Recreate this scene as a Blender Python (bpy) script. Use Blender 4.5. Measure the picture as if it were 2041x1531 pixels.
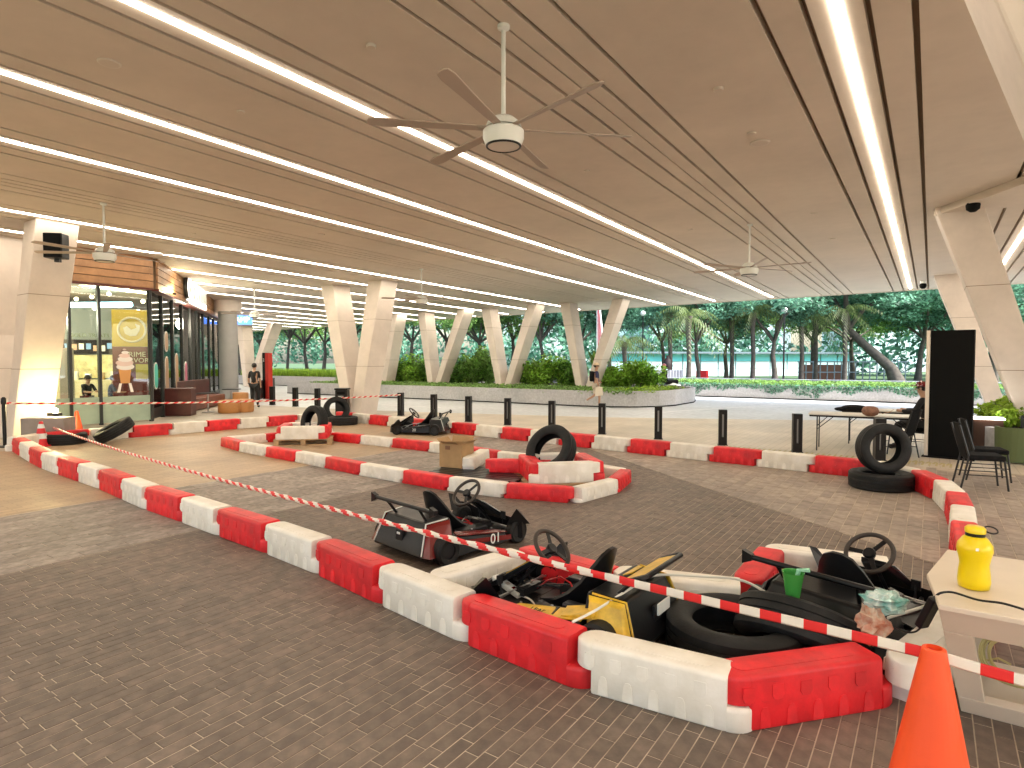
import bpy, bmesh, math, random
from mathutils import Vector, Matrix
R = math.radians
rnd = random.Random(7)
for o in list(bpy.data.objects): bpy.data.objects.remove(o)
scene = bpy.context.scene
COL = scene.collection

# ------------------------------------------------------------------ camera
F, CX, CY = 1220.0, 1020.5, 765.5
YAW, PITCH, EYE = R(34.45), math.atan(45.5/1220.0), 1.8
cam_d = bpy.data.cameras.new('camera'); cam = bpy.data.objects.new('camera', cam_d); COL.objects.link(cam)
cam.location = (0, 0, EYE); cam.rotation_euler = (R(90)-PITCH, 0, YAW)
cam_d.sensor_width = 36; cam_d.lens = 36*F/2041.0; cam_d.clip_end = 2000; cam_d.clip_start = .05
scene.camera = cam
# ------------------------------------------------------------------ sky, sun, exposure
SUN_EL, SUN_AZ = R(50), R(80)
world = bpy.data.worlds.new('World'); scene.world = world; world.use_nodes = True
wn = world.node_tree.nodes; wl = world.node_tree.links
sky = wn.new('ShaderNodeTexSky'); sky.sky_type = 'NISHITA'; sky.sun_disc = False
sky.sun_elevation = SUN_EL; sky.sun_rotation = SUN_AZ; sky.dust_density = 3.0; sky.air_density = 1.2
bg = wn['Background']; wl.new(sky.outputs[0], bg.inputs[0]); bg.inputs[1].default_value = .15
sd = bpy.data.lights.new('sun', 'SUN'); sd.energy = 4.0; sd.angle = R(22); sd.color = (1, .97, .92)
sun = bpy.data.objects.new('sun', sd); COL.objects.link(sun)
# direction the light comes from
_sv = Vector((math.cos(SUN_EL)*math.sin(SUN_AZ), math.cos(SUN_EL)*math.cos(SUN_AZ), math.sin(SUN_EL)))
sun.rotation_euler = _sv.to_track_quat('Z', 'Y').to_euler(); sun.location = _sv*60
vs = scene.view_settings
vs.view_transform = 'Standard'; vs.look = 'None'; vs.exposure = 1.9; vs.gamma = 1; vs.use_curve_mapping = False
scene.render.engine = 'CYCLES'
scene.cycles.max_bounces = 8; scene.cycles.diffuse_bounces = 4; scene.cycles.glossy_bounces = 3
scene.cycles.transmission_bounces = 6; scene.cycles.transparent_max_bounces = 8
scene.cycles.use_denoising = True; scene.cycles.sample_clamp_indirect = 6
STRIP = 8.0     # LED strip radiance

# ------------------------------------------------------------------ pixel -> world helpers (survey of the photograph)
_fh = Vector((-math.sin(YAW), math.cos(YAW), 0)); _r = Vector((math.cos(YAW), math.sin(YAW), 0)); _z = Vector((0, 0, 1))
_F = _fh*math.cos(PITCH) - _z*math.sin(PITCH); _U = _fh*math.sin(PITCH) + _z*math.cos(PITCH)
CAM = Vector((0, 0, EYE))
def ray(px, py): return _F + _r*((px-CX)/F) + _U*((CY-py)/F)
def G(px, py, z=0.0):
    d = ray(px, py); t = (z-EYE)/d.z; return CAM + d*t
KC, ZC0 = .01557, 5.14
def zc(x, y): return ZC0 - KC*(_fh.x*x + _fh.y*y)
def CP(px, py, dz=0.0):
    d = ray(px, py); t = (ZC0+dz-EYE)/(d.z + KC*d.dot(_fh)); return CAM + d*t
def PD(px, py, D):
    d = ray(px, py); return CAM + d*(D/d.dot(_fh))
def proj(p):
    v = Vector(p)-CAM; f = v.dot(_F)
    if f < .05: return None
    return (CX+F*v.dot(_r)/f, CY-F*v.dot(_U)/f, f)

# ------------------------------------------------------------------ mesh builder
class MB:
    def __init__(s): s.v = []; s.f = []; s.m = []; s.mi = 0
    def add(s, vs, fs, M=None):
        n = len(s.v)
        s.v += [tuple(M @ Vector(v)) for v in vs] if M is not None else [tuple(v) for v in vs]
        s.f += [tuple(i+n for i in f) for f in fs]; s.m += [s.mi]*len(fs); return s
    def box(s, c, d, M=None, rz=0):
        x, y, z = d[0]/2, d[1]/2, d[2]/2
        vs = [(-x,-y,-z),(x,-y,-z),(x,y,-z),(-x,y,-z),(-x,-y,z),(x,-y,z),(x,y,z),(-x,y,z)]
        T = Matrix.Translation(c) @ Matrix.Rotation(rz, 4, 'Z')
        if M is not None: T = M @ T
        return s.add(vs, [(0,3,2,1),(4,5,6,7),(0,1,5,4),(1,2,6,5),(2,3,7,6),(3,0,4,7)], T)
    def hexa(s, b, t, M=None):   # four bottom, four top points
        return s.add(list(b)+list(t), [(3,2,1,0),(4,5,6,7),(0,1,5,4),(1,2,6,5),(2,3,7,6),(3,0,4,7)], M)
    def prism(s, poly, z0, z1, M=None, top=1.0):
        n = len(poly)
        vs = [(p[0],p[1],z0) for p in poly] + [(p[0]*top,p[1]*top,z1) for p in poly]
        fs = [tuple(range(n-1,-1,-1)), tuple(range(n,2*n))] + [(i,(i+1)%n,n+(i+1)%n,n+i) for i in range(n)]
        return s.add(vs, fs, M)
    def lathe(s, prof, seg=16, M=None, cap=True):
        vs = []; fs = []
        for r_, z_ in prof:
            for k in range(seg):
                a = 2*math.pi*k/seg; vs.append((r_*math.cos(a), r_*math.sin(a), z_))
        for i in range(len(prof)-1):
            for k in range(seg):
                k2 = (k+1)%seg; fs.append((i*seg+k, i*seg+k2, (i+1)*seg+k2, (i+1)*seg+k))
        if cap:
            fs.append(tuple(range(seg-1,-1,-1))); fs.append(tuple(range((len(prof)-1)*seg, len(prof)*seg)))
        return s.add(vs, fs, M)
    def ring(s, R_, r_, seg=32, sub=10, M=None, prof=None):   # torus; prof = list of (dr, dz) closed
        prof = prof or [(r_*math.cos(2*math.pi*j/sub), r_*math.sin(2*math.pi*j/sub)) for j in range(sub)]
        n = len(prof); vs = []; fs = []
        for k in range(seg):
            a = 2*math.pi*k/seg
            for dr, dz in prof: vs.append(((R_+dr)*math.cos(a), (R_+dr)*math.sin(a), dz))
        for k in range(seg):
            for j in range(n):
                fs.append((k*n+j, ((k+1)%seg)*n+j, ((k+1)%seg)*n+(j+1)%n, k*n+(j+1)%n))
        return s.add(vs, fs, M)
    def tube(s, pts, r, seg=8, M=None, cap=True):
        pts = [Vector(p) for p in pts]; rs = r if isinstance(r, (list, tuple)) else [r]*len(pts)
        vs = []; fs = []; up = None
        for i, p in enumerate(pts):
            t = (pts[min(i+1,len(pts)-1)] - pts[max(i-1,0)]).normalized()
            if up is None: up = t.orthogonal().normalized()
            up = (up - t*up.dot(t)).normalized(); w = t.cross(up)
            for k in range(seg):
                a = 2*math.pi*k/seg; vs.append(p + (up*math.cos(a)+w*math.sin(a))*rs[i])
        for i in range(len(pts)-1):
            for k in range(seg):
                k2 = (k+1)%seg; fs.append((i*seg+k, i*seg+k2, (i+1)*seg+k2, (i+1)*seg+k))
        if cap:
            fs.append(tuple(range(seg-1,-1,-1))); fs.append(tuple(range((len(pts)-1)*seg, len(pts)*seg)))
        return s.add(vs, fs, M)
    def ball(s, c, r, seg=12, rings=8, sc=(1,1,1), M=None):
        vs = []; fs = []
        for i in range(rings+1):
            th = math.pi*i/rings
            for k in range(seg):
                a = 2*math.pi*k/seg
                vs.append((c[0]+r*sc[0]*math.sin(th)*math.cos(a), c[1]+r*sc[1]*math.sin(th)*math.sin(a), c[2]-r*sc[2]*math.cos(th)))
        for i in range(rings):
            for k in range(seg):
                k2 = (k+1)%seg; fs.append((i*seg+k, i*seg+k2, (i+1)*seg+k2, (i+1)*seg+k))
        return s.add(vs, fs, M)
    def mesh(s, name, mats, smooth=None, bevel=0, bseg=2):
        me = bpy.data.meshes.new(name); me.from_pydata(s.v, [], s.f)
        mats = mats if isinstance(mats, (list, tuple)) else [mats]
        for m in mats: me.materials.append(m)
        if len(mats) > 1: me.polygons.foreach_set('material_index', s.m)
        if bevel:
            bm = bmesh.new(); bm.from_mesh(me); bmesh.ops.remove_doubles(bm, verts=bm.verts, dist=1e-5)
            es = [e for e in bm.edges if len(e.link_faces) == 2 and e.calc_face_angle(0) > .5]
            bmesh.ops.bevel(bm, geom=es, offset=bevel, segments=bseg, affect='EDGES', profile=.5, clamp_overlap=True)
            bm.to_mesh(me); bm.free()
        if smooth:
            me.polygons.foreach_set('use_smooth', [True]*len(me.polygons)); me.set_sharp_from_angle(angle=R(smooth))
        me.update(); return me
    def build(s, name, mats, parent=None, smooth=None, bevel=0, bseg=2, loc=None):
        return obj(name, s.mesh(name, mats, smooth, bevel, bseg), parent, loc)
def obj(name, me, parent=None, loc=None, rz=0):
    o = bpy.data.objects.new(name, me); COL.objects.link(o)
    if parent: o.parent = parent
    if loc is not None: o.location = loc
    if rz: o.rotation_euler.z = rz
    return o
def tag(o, label, cat, group=None):
    o['label'] = label; o['category'] = cat
    if group: o['group'] = group
    return o
def struct(o, kind='structure'): o['kind'] = kind; return o
def thing(name, label, cat, loc=(0,0,0), rz=0, group=None):
    o = bpy.data.objects.new(name, None); COL.objects.link(o); o.location = loc; o.rotation_euler = (0,0,rz)
    o.empty_display_size = .1
    return tag(o, label, cat, group)
def copy_tree(o, parent=None):
    c = o.copy(); COL.objects.link(c)
    if parent: c.parent = parent
    for ch in list(o.children): copy_tree(ch, c)
    return c
def place(o, loc, rz=0, label=None, group=None):
    o.location = loc; o.rotation_euler = (0, 0, rz)
    if label: o['label'] = label
    if group: o['group'] = group
    return o
ORD = ['first','second','third','fourth','fifth','sixth','seventh','eighth','ninth','tenth','eleventh','twelfth','thirteenth','fourteenth','fifteenth','sixteenth','seventeenth','eighteenth']

# ------------------------------------------------------------------ materials
def mat(name, col, rough=.6, var=0.0, scale=4.0, bump=0.0, bscale=None, metal=0.0, emit=None, estr=0.0, spec=None, rand=0.0, col2=None, coat=0.0, sss=0):
    m = bpy.data.materials.new(name); m.use_nodes = True
    n = m.node_tree.nodes; l = m.node_tree.links; b = n['Principled BSDF']
    b.inputs['Base Color'].default_value = (*col, 1); b.inputs['Roughness'].default_value = rough; b.inputs['Metallic'].default_value = metal
    if spec is not None: b.inputs['Specular IOR Level'].default_value = spec
    if coat: b.inputs['Coat Weight'].default_value = coat; b.inputs['Coat Roughness'].default_value = .15
    if sss: b.inputs['Subsurface Weight'].default_value = sss; b.inputs['Subsurface Radius'].default_value = (.03,.02,.02)
    if emit: b.inputs['Emission Color'].default_value = (*emit, 1); b.inputs['Emission Strength'].default_value = estr
    last = None
    if var or bump or rand:
        tc = n.new('ShaderNodeTexCoord')
    if var:
        nz = n.new('ShaderNodeTexNoise'); nz.inputs['Scale'].default_value = scale; nz.inputs['Detail'].default_value = 6; nz.inputs['Roughness'].default_value = .6
        l.new(tc.outputs['Object'], nz.inputs['Vector'])
        mx = n.new('ShaderNodeMix'); mx.data_type = 'RGBA'
        c2 = col2 or tuple(min(1, c*(1+var)) for c in col); c1 = col if col2 else tuple(c*(1-var) for c in col)
        mx.inputs[6].default_value = (*c1, 1); mx.inputs[7].default_value = (*c2, 1)
        rp = n.new('ShaderNodeMapRange'); rp.inputs[1].default_value = .35; rp.inputs[2].default_value = .65
        l.new(nz.outputs[0], rp.inputs[0]); l.new(rp.outputs[0], mx.inputs[0]); last = mx.outputs[2]
    if rand:
        oi = n.new('ShaderNodeObjectInfo'); ge = n.new('ShaderNodeNewGeometry')
        ad = n.new('ShaderNodeMath'); ad.operation = 'ADD'; l.new(oi.outputs['Random'], ad.inputs[0]); l.new(ge.outputs['Random Per Island'], ad.inputs[1])
        fr = n.new('ShaderNodeMath'); fr.operation = 'FRACT'; l.new(ad.outputs[0], fr.inputs[0])
        mr = n.new('ShaderNodeMapRange'); mr.inputs[3].default_value = 1-rand; mr.inputs[4].default_value = 1+rand; l.new(fr.outputs[0], mr.inputs[0])
        mu = n.new('ShaderNodeMix'); mu.data_type = 'RGBA'; mu.blend_type = 'MULTIPLY'; mu.inputs[0].default_value = 1
        cb = n.new('ShaderNodeCombineColor'); [l.new(mr.outputs[0], cb.inputs[i]) for i in range(3)]
        if last: l.new(last, mu.inputs[6])
        else: mu.inputs[6].default_value = (*col, 1)
        l.new(cb.outputs[0], mu.inputs[7]); last = mu.outputs[2]
    if last: l.new(last, b.inputs['Base Color'])
    if bump:
        bz = n.new('ShaderNodeTexNoise'); bz.inputs['Scale'].default_value = bscale or scale*6; bz.inputs['Detail'].default_value = 5
        l.new(tc.outputs['Object'], bz.inputs['Vector'])
        bp = n.new('ShaderNodeBump'); bp.inputs['Strength'].default_value = bump; bp.inputs['Distance'].default_value = .01
        l.new(bz.outputs[0], bp.inputs['Height']); l.new(bp.outputs[0], b.inputs['Normal'])
    return m
def stains(m, scale=.55, lo=.74, hi=1.2, warm=0.0):
    n = m.node_tree.nodes; l = m.node_tree.links; b = n['Principled BSDF']; src = b.inputs['Base Color'].links[0].from_socket
    g = n.new('ShaderNodeNewGeometry'); z1 = n.new('ShaderNodeTexNoise'); z1.inputs['Scale'].default_value = scale; z1.inputs['Detail'].default_value = 9; z1.inputs['Roughness'].default_value = .65
    l.new(g.outputs['Position'], z1.inputs['Vector'])
    mr = n.new('ShaderNodeMapRange'); mr.inputs[1].default_value = .32; mr.inputs[2].default_value = .68; mr.inputs[3].default_value = lo; mr.inputs[4].default_value = hi; l.new(z1.outputs[0], mr.inputs[0])
    z2 = n.new('ShaderNodeTexNoise'); z2.inputs['Scale'].default_value = scale*26; z2.inputs['Detail'].default_value = 4; l.new(g.outputs['Position'], z2.inputs['Vector'])
    m2 = n.new('ShaderNodeMapRange'); m2.inputs[1].default_value = .3; m2.inputs[2].default_value = .7; m2.inputs[3].default_value = 1-.14*(1-warm*.85); m2.inputs[4].default_value = 1+.14*(1-warm*.85); l.new(z2.outputs[0], m2.inputs[0])
    mm = n.new('ShaderNodeMath'); mm.operation = 'MULTIPLY'; l.new(mr.outputs[0], mm.inputs[0]); l.new(m2.outputs[0], mm.inputs[1])
    cb = n.new('ShaderNodeCombineColor'); [l.new(mm.outputs[0], cb.inputs[i]) for i in range(3)]
    mu = n.new('ShaderNodeMix'); mu.data_type = 'RGBA'; mu.blend_type = 'MULTIPLY'; mu.inputs[0].default_value = 1; l.new(src, mu.inputs[6]); l.new(cb.outputs[0], mu.inputs[7]); l.new(mu.outputs[2], b.inputs['Base Color'])
    rr = n.new('ShaderNodeMapRange'); rr.inputs[3].default_value = b.inputs['Roughness'].default_value-.12; rr.inputs[4].default_value = b.inputs['Roughness'].default_value+.15; l.new(z1.outputs[0], rr.inputs[0]); l.new(rr.outputs[0], b.inputs['Roughness'])
def scuffs(m, col=(.12,.10,.09), amt=.55, scale=9):
    n = m.node_tree.nodes; l = m.node_tree.links; b = n['Principled BSDF']; src = b.inputs['Base Color'].links[0].from_socket
    g = n.new('ShaderNodeNewGeometry'); mp = n.new('ShaderNodeMapping'); mp.inputs['Scale'].default_value = (1,1,4.5); l.new(g.outputs['Position'], mp.inputs[0])
    z1 = n.new('ShaderNodeTexNoise'); z1.inputs['Scale'].default_value = scale; z1.inputs['Detail'].default_value = 8; z1.inputs['Roughness'].default_value = .75; l.new(mp.outputs[0], z1.inputs['Vector'])
    mr = n.new('ShaderNodeMapRange'); mr.inputs[1].default_value = .62; mr.inputs[2].default_value = .74; mr.inputs[3].default_value = 0; mr.inputs[4].default_value = amt; l.new(z1.outputs[0], mr.inputs[0])
    mu = n.new('ShaderNodeMix'); mu.data_type = 'RGBA'; l.new(mr.outputs[0], mu.inputs[0]); l.new(src, mu.inputs[6]); mu.inputs[7].default_value = (*col,1); l.new(mu.outputs[2], b.inputs['Base Color'])
def emis(name, col, strength):
    m = bpy.data.materials.new(name); m.use_nodes = True; n = m.node_tree.nodes; n.remove(n['Principled BSDF'])
    e = n.new('ShaderNodeEmission'); e.inputs[0].default_value = (*col, 1); e.inputs[1].default_value = strength
    m.node_tree.links.new(e.outputs[0], n['Material Output'].inputs[0]); return m
def glassmat(name, col=(.85,.95,.92), fac=.12, rough=.02):
    m = bpy.data.materials.new(name); m.use_nodes = True; n = m.node_tree.nodes; l = m.node_tree.links; n.remove(n['Principled BSDF'])
    t = n.new('ShaderNodeBsdfTransparent'); t.inputs[0].default_value = (*col, 1)
    g = n.new('ShaderNodeBsdfGlossy'); g.inputs['Roughness'].default_value = rough
    fr = n.new('ShaderNodeFresnel'); fr.inputs[0].default_value = 1.5
    ad = n.new('ShaderNodeMath'); ad.operation = 'ADD'; ad.use_clamp = True; l.new(fr.outputs[0], ad.inputs[0]); ad.inputs[1].default_value = fac
    mx = n.new('ShaderNodeMixShader'); l.new(ad.outputs[0], mx.inputs[0]); l.new(t.outputs[0], mx.inputs[1]); l.new(g.outputs[0], mx.inputs[2])
    l.new(mx.outputs[0], n['Material Output'].inputs[0]); return m
M_ = {}
M_['ceil'] = mat('ceiling_paint', (.59,.505,.42), .7, .05, .6, .05, 30)
M_['gap'] = mat('groove_dark', (.24,.17,.11), .9)
M_['col'] = mat('column_render', (.66,.575,.51), .65, .05, 1.5, .08, 40)
M_['strip'] = emis('led_strip', (1.0,.89,.72), STRIP)
M_['grout'] = mat('grout', (.48,.40,.31), .9, .25, 3, .1)
M_['brick'] = mat('clay_paver', (.158,.120,.094), .6, .2, 9, .2, 90, rand=.13)
M_['slab'] = mat('pale_paver', (.32,.26,.21), .58, .18, 7, .2, 70, rand=.15)
M_['gpave'] = mat('grey_paver', (.27,.225,.19), .62, .25, 11, .2, 70, rand=.2)
M_['red'] = mat('red_plastic', (.70,.016,.022), .48, .18, 5, .1, 60, rand=.12)
M_['white'] = mat('white_plastic', (.86,.81,.73), .5, .1, 4.5, .1, 60, col2=(.74,.68,.58), rand=.05)
M_['rubber'] = mat('tyre_rubber', (.010,.010,.010), .6, .4, 8, .15, 60, spec=.3)
M_['black'] = mat('black_plastic', (.007,.007,.008), .33, .3, 6, .05, 50, spec=.3)
M_['matblack'] = mat('matt_black', (.004,.004,.004), .8, spec=.15)
M_['steel'] = mat('black_steel', (.02,.02,.022), .35, metal=.3)
M_['chrome'] = mat('bare_metal', (.5,.5,.5), .3, metal=.9)
M_['bollard'] = mat('bronze_black', (.010,.008,.008), .4, spec=.3)
M_['cwhite'] = mat('white_enamel', (.75,.76,.72), .3)
M_['wood'] = mat('pallet_wood', (.42,.27,.14), .8, .3, 5, .3, 40)
M_['card'] = mat('cardboard', (.42,.26,.12), .85, .12, 4, .1)
M_['conc'] = mat('planter_concrete', (.50,.49,.50), .7, .06, .8, .08, 25)
M_['driveway'] = mat('driveway_concrete', (.60,.62,.65), .45, .07, .35, .05, 20)
M_['orange'] = mat('cone_orange', (.88,.085,.012), .42, .06, 3)
M_['desk'] = mat('desk_laminate', (.66,.56,.44), .4, .04, 3)
M_['yellow'] = mat('kart_yellow', (.65,.40,.03), .35, .25, 9)
M_['kred'] = mat('kart_dark_red', (.16,.006,.006), .2, coat=.6)
M_['skin'] = mat('skin', (.45,.26,.17), .5)
M_['fabric'] = mat('black_fabric', (.008,.008,.009), .85, .3, 20, .2, 200, spec=.15)

for k_ in ('brick','slab','gpave'): stains(M_[k_])
stains(M_['ceil'], .18, .95, 1.05, 1.0); stains(M_['col'], .35, .93, 1.06, 1.0); stains(M_['conc'], .5, .85, 1.1); stains(M_['driveway'], .2, .88, 1.06)
scuffs(M_['white'], (.30,.26,.21), .5); scuffs(M_['red'], (.10,.02,.02), .5); scuffs(M_['orange'], (.35,.06,.03), .6, 5); scuffs(M_['rubber'], (.05,.045,.04), .6, 6)
# ================================================================== GROUND
DG1, DG2 = Vector((-4.5,10.2)), Vector((.08,6.55))      # edge between the dark bricks and the pale slabs
DGN = Vector((-(DG2-DG1).y, (DG2-DG1).x)).normalized()
def beyond_diag(x, y): return (Vector((x,y))-DG1).dot(DGN) > 0
ZD, ZG = -6.45, -8.85
def sheet(name, poly, z, m, kind='structure'):
    me = bpy.data.meshes.new(name); me.from_pydata([(p[0],p[1],z) for p in poly], [], [tuple(range(len(poly)))]); me.materials.append(m)
    o = obj(name, me); o['kind'] = kind; return o
grass = mat('ground_grass', (.05,.10,.035), .9, .3, .5, .3)
sheet('ground', [(-400,-60),(400,-60),(400,600),(-400,600)], -.05, grass)
drv = sheet('driveway', [(-70,12),(60,12),(60,31.25),(-70,31.25)], -.02, M_['driveway'])
sheet('road', [(-200,37),(200,37),(200,52),(-200,52)], -.02, mat('asphalt', (.10,.10,.11), .8, .15, 2))
# driveway markings: pale lines
mk = MB()
for a, b in ((G(1480,812),G(1700,803)), (G(1300,822),G(1640,800)), (G(760,806),G(880,812))):
    d = (b-a).normalized(); n_ = Vector((-d.y,d.x,0))*.06
    mk.add([a-n_, b-n_, b+n_, a+n_], [(0,1,2,3)])
mko = mk.build('lane_marking', mat('road_paint', (.8,.8,.8), .6), loc=(0,0,-.014)); mko['kind'] = 'structure'
# plaza: base sheet in grout colour, its outer edge the curve of the drop-off lane
edge = [(-70,14.6),(-24,14.6),(-19.5,15.1),(-14.5,16.0),(-8.5,17.9),(-3.5,20.3),(0,22.4),(6,25.5),(60,25.5)]
plaza = sheet('plaza_floor', [(-70,-12),(60,-12)]+edge[::-1], -.0028, M_['grout'])
# beige terrace floor beyond the track and tan floor on the left: thin slabs flush with the bricks
def tilemat(name, c1, c2, mortar, w, h, ms, rough=.5, rot=0):
    m = bpy.data.materials.new(name); m.use_nodes = True; n = m.node_tree.nodes; l = m.node_tree.links; b = n['Principled BSDF']
    tc = n.new('ShaderNodeTexCoord'); mp = n.new('ShaderNodeMapping'); mp.inputs['Rotation'].default_value[2] = rot
    l.new(tc.outputs['Object'], mp.inputs[0])
    bk = n.new('ShaderNodeTexBrick'); l.new(mp.outputs[0], bk.inputs[0])
    bk.inputs['Color1'].default_value = (*c1,1); bk.inputs['Color2'].default_value = (*c2,1); bk.inputs['Mortar'].default_value = (*mortar,1)
    bk.inputs['Scale'].default_value = 1; bk.inputs['Brick Width'].default_value = w; bk.inputs['Row Height'].default_value = h; bk.inputs['Mortar Size'].default_value = ms
    nz = n.new('ShaderNodeTexNoise'); nz.inputs['Scale'].default_value = .7; nz.inputs['Detail'].default_value = 8; l.new(tc.outputs['Object'], nz.inputs[0])
    mr = n.new('ShaderNodeMapRange'); mr.inputs[1].default_value=.3; mr.inputs[2].default_value=.7; mr.inputs[3].default_value=.82; mr.inputs[4].default_value=1.15; l.new(nz.outputs[0], mr.inputs[0])
    mu = n.new('ShaderNodeMix'); mu.data_type='RGBA'; mu.blend_type='MULTIPLY'; mu.inputs[0].default_value=1
    cb = n.new('ShaderNodeCombineColor'); [l.new(mr.outputs[0], cb.inputs[i]) for i in range(3)]
    l.new(bk.outputs[0], mu.inputs[6]); l.new(cb.outputs[0], mu.inputs[7]); l.new(mu.outputs[2], b.inputs['Base Color'])
    bp = n.new('ShaderNodeBump'); bp.inputs['Strength'].default_value=.3; bp.inputs['Distance'].default_value=.004; bp.invert = True
    l.new(bk.outputs['Fac'], bp.inputs['Height']); l.new(bp.outputs[0], b.inputs['Normal'])
    b.inputs['Roughness'].default_value = rough
    return m
beige = tilemat('terrace_tile', (.60,.52,.42), (.55,.47,.37), (.42,.35,.28), .6, .15, .006, .42, R(90))
tan = tilemat('tan_paving', (.46,.325,.195), (.38,.27,.165), (.28,.20,.13), .24, .08, .004, .5, R(90))
palec = mat('pale_terrace', (.42,.37,.31), .5, .12, .8, .05)
YB = 12.55
e2 = [(-15.3,15.85),(-8.5,17.9),(-3.5,20.3),(0,22.4),(6,25.5),(60,25.5)]
for nm, poly, m in (('terrace_floor', [(-15.3,YB),(60,YB)]+e2[::-1], beige),
                    ('tan_floor', [(-15.3,-12),(ZG,-12),(ZG,YB),(-15.3,YB)], tan),
                    ('shopfront_floor', [(-70,-12),(-15.3,-12),(-15.3,15.85),(-19.5,15.1),(-24,14.6),(-70,14.6)], palec)):
    me = bpy.data.meshes.new(nm); me.from_pydata([(p[0],p[1],0) for p in poly], [], [tuple(range(len(poly)))]); me.materials.append(m)
    obj(nm, me, plaza)
# tactile strips (small raised bars), yellowish
tb = MB()
for (p0, p1, nrow) in ((Vector((-3.6,12.95,0)), Vector((.6,12.75,0)), 3), (G(1795,918), G(1915,930), 2)):
    d = (p1-p0); L = d.length; d.normalize(); n_ = Vector((-d.y,d.x,0)); k = int(L/.1)
    for i in range(k):
        for j in range(nrow):
            c = p0 + d*(i*.1) + n_*(j*.14)
            tb.box((c.x, c.y, .003), (.035,.11,.006), rz=math.atan2(d.y,d.x))
o = tb.build('tactile_bars', mat('tactile_tile', (.50,.42,.22), .6), plaza); o['kind'] = 'stuff'

# bricks, slabs and grey pavers: real blocks with recessed joints
def pave(kind, dx, dy, gap, zone, m, xr, yr, n_single, h=.006, clip=0):
    cells = []; r2 = random.Random(len(kind)*3+1)
    x = xr[0]; row = 0
    while x < xr[1]:
        y = yr[0] + r2.uniform(0, dy); row += 1
        while y < yr[1]:
            L = dy
            if zone(x, y):
                p = proj((x, y, 0))
                if p and -200 < p[0] < 2140 and 720 < p[1] < 1600: cells.append((p[2], x, y, L, r2.uniform(-.0012,.0012)))
            y += L
        x += dx
    cells.sort()
    def shape(mb, x, y, L, dz):
        if clip:
            P4 = [(x-dx/2+gap,y-L/2+gap),(x+dx/2-gap,y-L/2+gap),(x+dx/2-gap,y+L/2-gap),(x-dx/2+gap,y+L/2-gap)]
            sd_ = lambda q: ((Vector(q)-DG1).dot(DGN))*clip-.006
            if any(sd_(q) < 0 for q in P4):
                out = []
                for i in range(4):
                    q0, q1 = P4[i], P4[(i+1)%4]; s0, s1 = sd_(q0), sd_(q1)
                    if s0 >= 0: out.append(q0)
                    if (s0 >= 0) != (s1 >= 0): u = s0/(s0-s1); out.append((q0[0]+(q1[0]-q0[0])*u, q0[1]+(q1[1]-q0[1])*u))
                if len(out) > 2: mb.prism(out, -h-.004, dz)
                return
        a, b, c = dx/2-gap, L/2-gap, .0018
        z1, z0 = dz, -h-.004
        vs = [(x-a,y-b,z0),(x+a,y-b,z0),(x+a,y+b,z0),(x-a,y+b,z0),(x-a,y-b,z1-c),(x+a,y-b,z1-c),(x+a,y+b,z1-c),(x-a,y+b,z1-c),
              (x-a+c,y-b+c,z1),(x+a-c,y-b+c,z1),(x+a-c,y+b-c,z1),(x-a+c,y+b-c,z1)]
        fs = [(8,9,10,11)]+[(i,(i+1)%4,4+(i+1)%4,4+i) for i in range(4)]+[(4+i,4+(i+1)%4,8+(i+1)%4,8+i) for i in range(4)]
        mb.add(vs, fs)
    c_save = clip; clip = 0; one = MB(); shape(one, 0, 0, dy, 0); me = one.mesh(kind, m); clip = c_save
    near_line = lambda x,y: c_save and abs((Vector((x,y))-DG1).dot(DGN)) < .3
    cells = [q for q in cells if not near_line(q[1],q[2])][:n_single] + [q for i,q in enumerate(cells) if near_line(q[1],q[2])] + [q for q in cells if not near_line(q[1],q[2])][n_single:]
    for c in cells[:n_single]:
        o = obj(kind, me, plaza, (c[1], c[2], c[4])); o.rotation_euler.z = math.pi*(r2.random() > .5)
    rest = MB()
    for c in cells[n_single:]: shape(rest, c[1], c[2], c[3], c[4])
    o = rest.build('rest_of_'+kind+'s', m, plaza); o['kind'] = 'stuff'
    return len(cells)
print('bricks', pave('brick', .078, .225, .0028, lambda x,y: x > ZD+.05 and (Vector((x,y))-DG1).dot(DGN) < .14 and y < YB-.1, M_['brick'], (-6.385,3.2), (.8,12), 300, clip=-1),
      pave('paving_slab', .145, .42, .0035, lambda x,y: x > ZD+.05 and (Vector((x,y))-DG1).dot(DGN) > -.25 and y < YB-.25, M_['slab'], (-6.5,9), (5,12.6), 280, clip=1),
      pave('grey_paver', .16, .40, .003, lambda x,y: ZG+.05 < x < ZD-.05 and y < YB-.2, M_['gpave'], (-8.75,-6.4), (0,12.4), 150))

# ================================================================== CEILING
ceiling = struct(obj('ceiling', None))
def zshift(mb): mb.v = [(x, y, z+zc(x,y)) for x,y,z in mb.v]; return mb
Y0, Y1 = -9.0, 30.45
def uX(px, py=0): return CP(px, py).x
strips = [uX(1661.7), uX(240)]
strips += [(CP(0,145.8).x+CP(1433,603.8).x)/2, (CP(0,280.5).x+CP(1328,608).x)/2, (CP(0,420).x+CP(1110,609.6).x)/2,
           (CP(20,460.5).x+CP(520,539).x)/2, CP(520,561.6).x]
while strips[-1] > -52: strips.append(strips[-1]-2.45)
strips += [strips[0]+2.57, strips[0]+5.1, strips[0]+10.2]      # one more on the right
gr1 = [uX(780.6), uX(875), uX(940), uX(1003.5), uX(1096)]        # five-groove band between the lights
mid2 = (strips[3]+strips[4])/2
off = [g-(gr1[0]+gr1[4])/2 for g in gr1]
inner = (uX(1728.6)-uX(1598))/2; outer = (uX(1824.6)-uX(1500.5))/2
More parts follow.
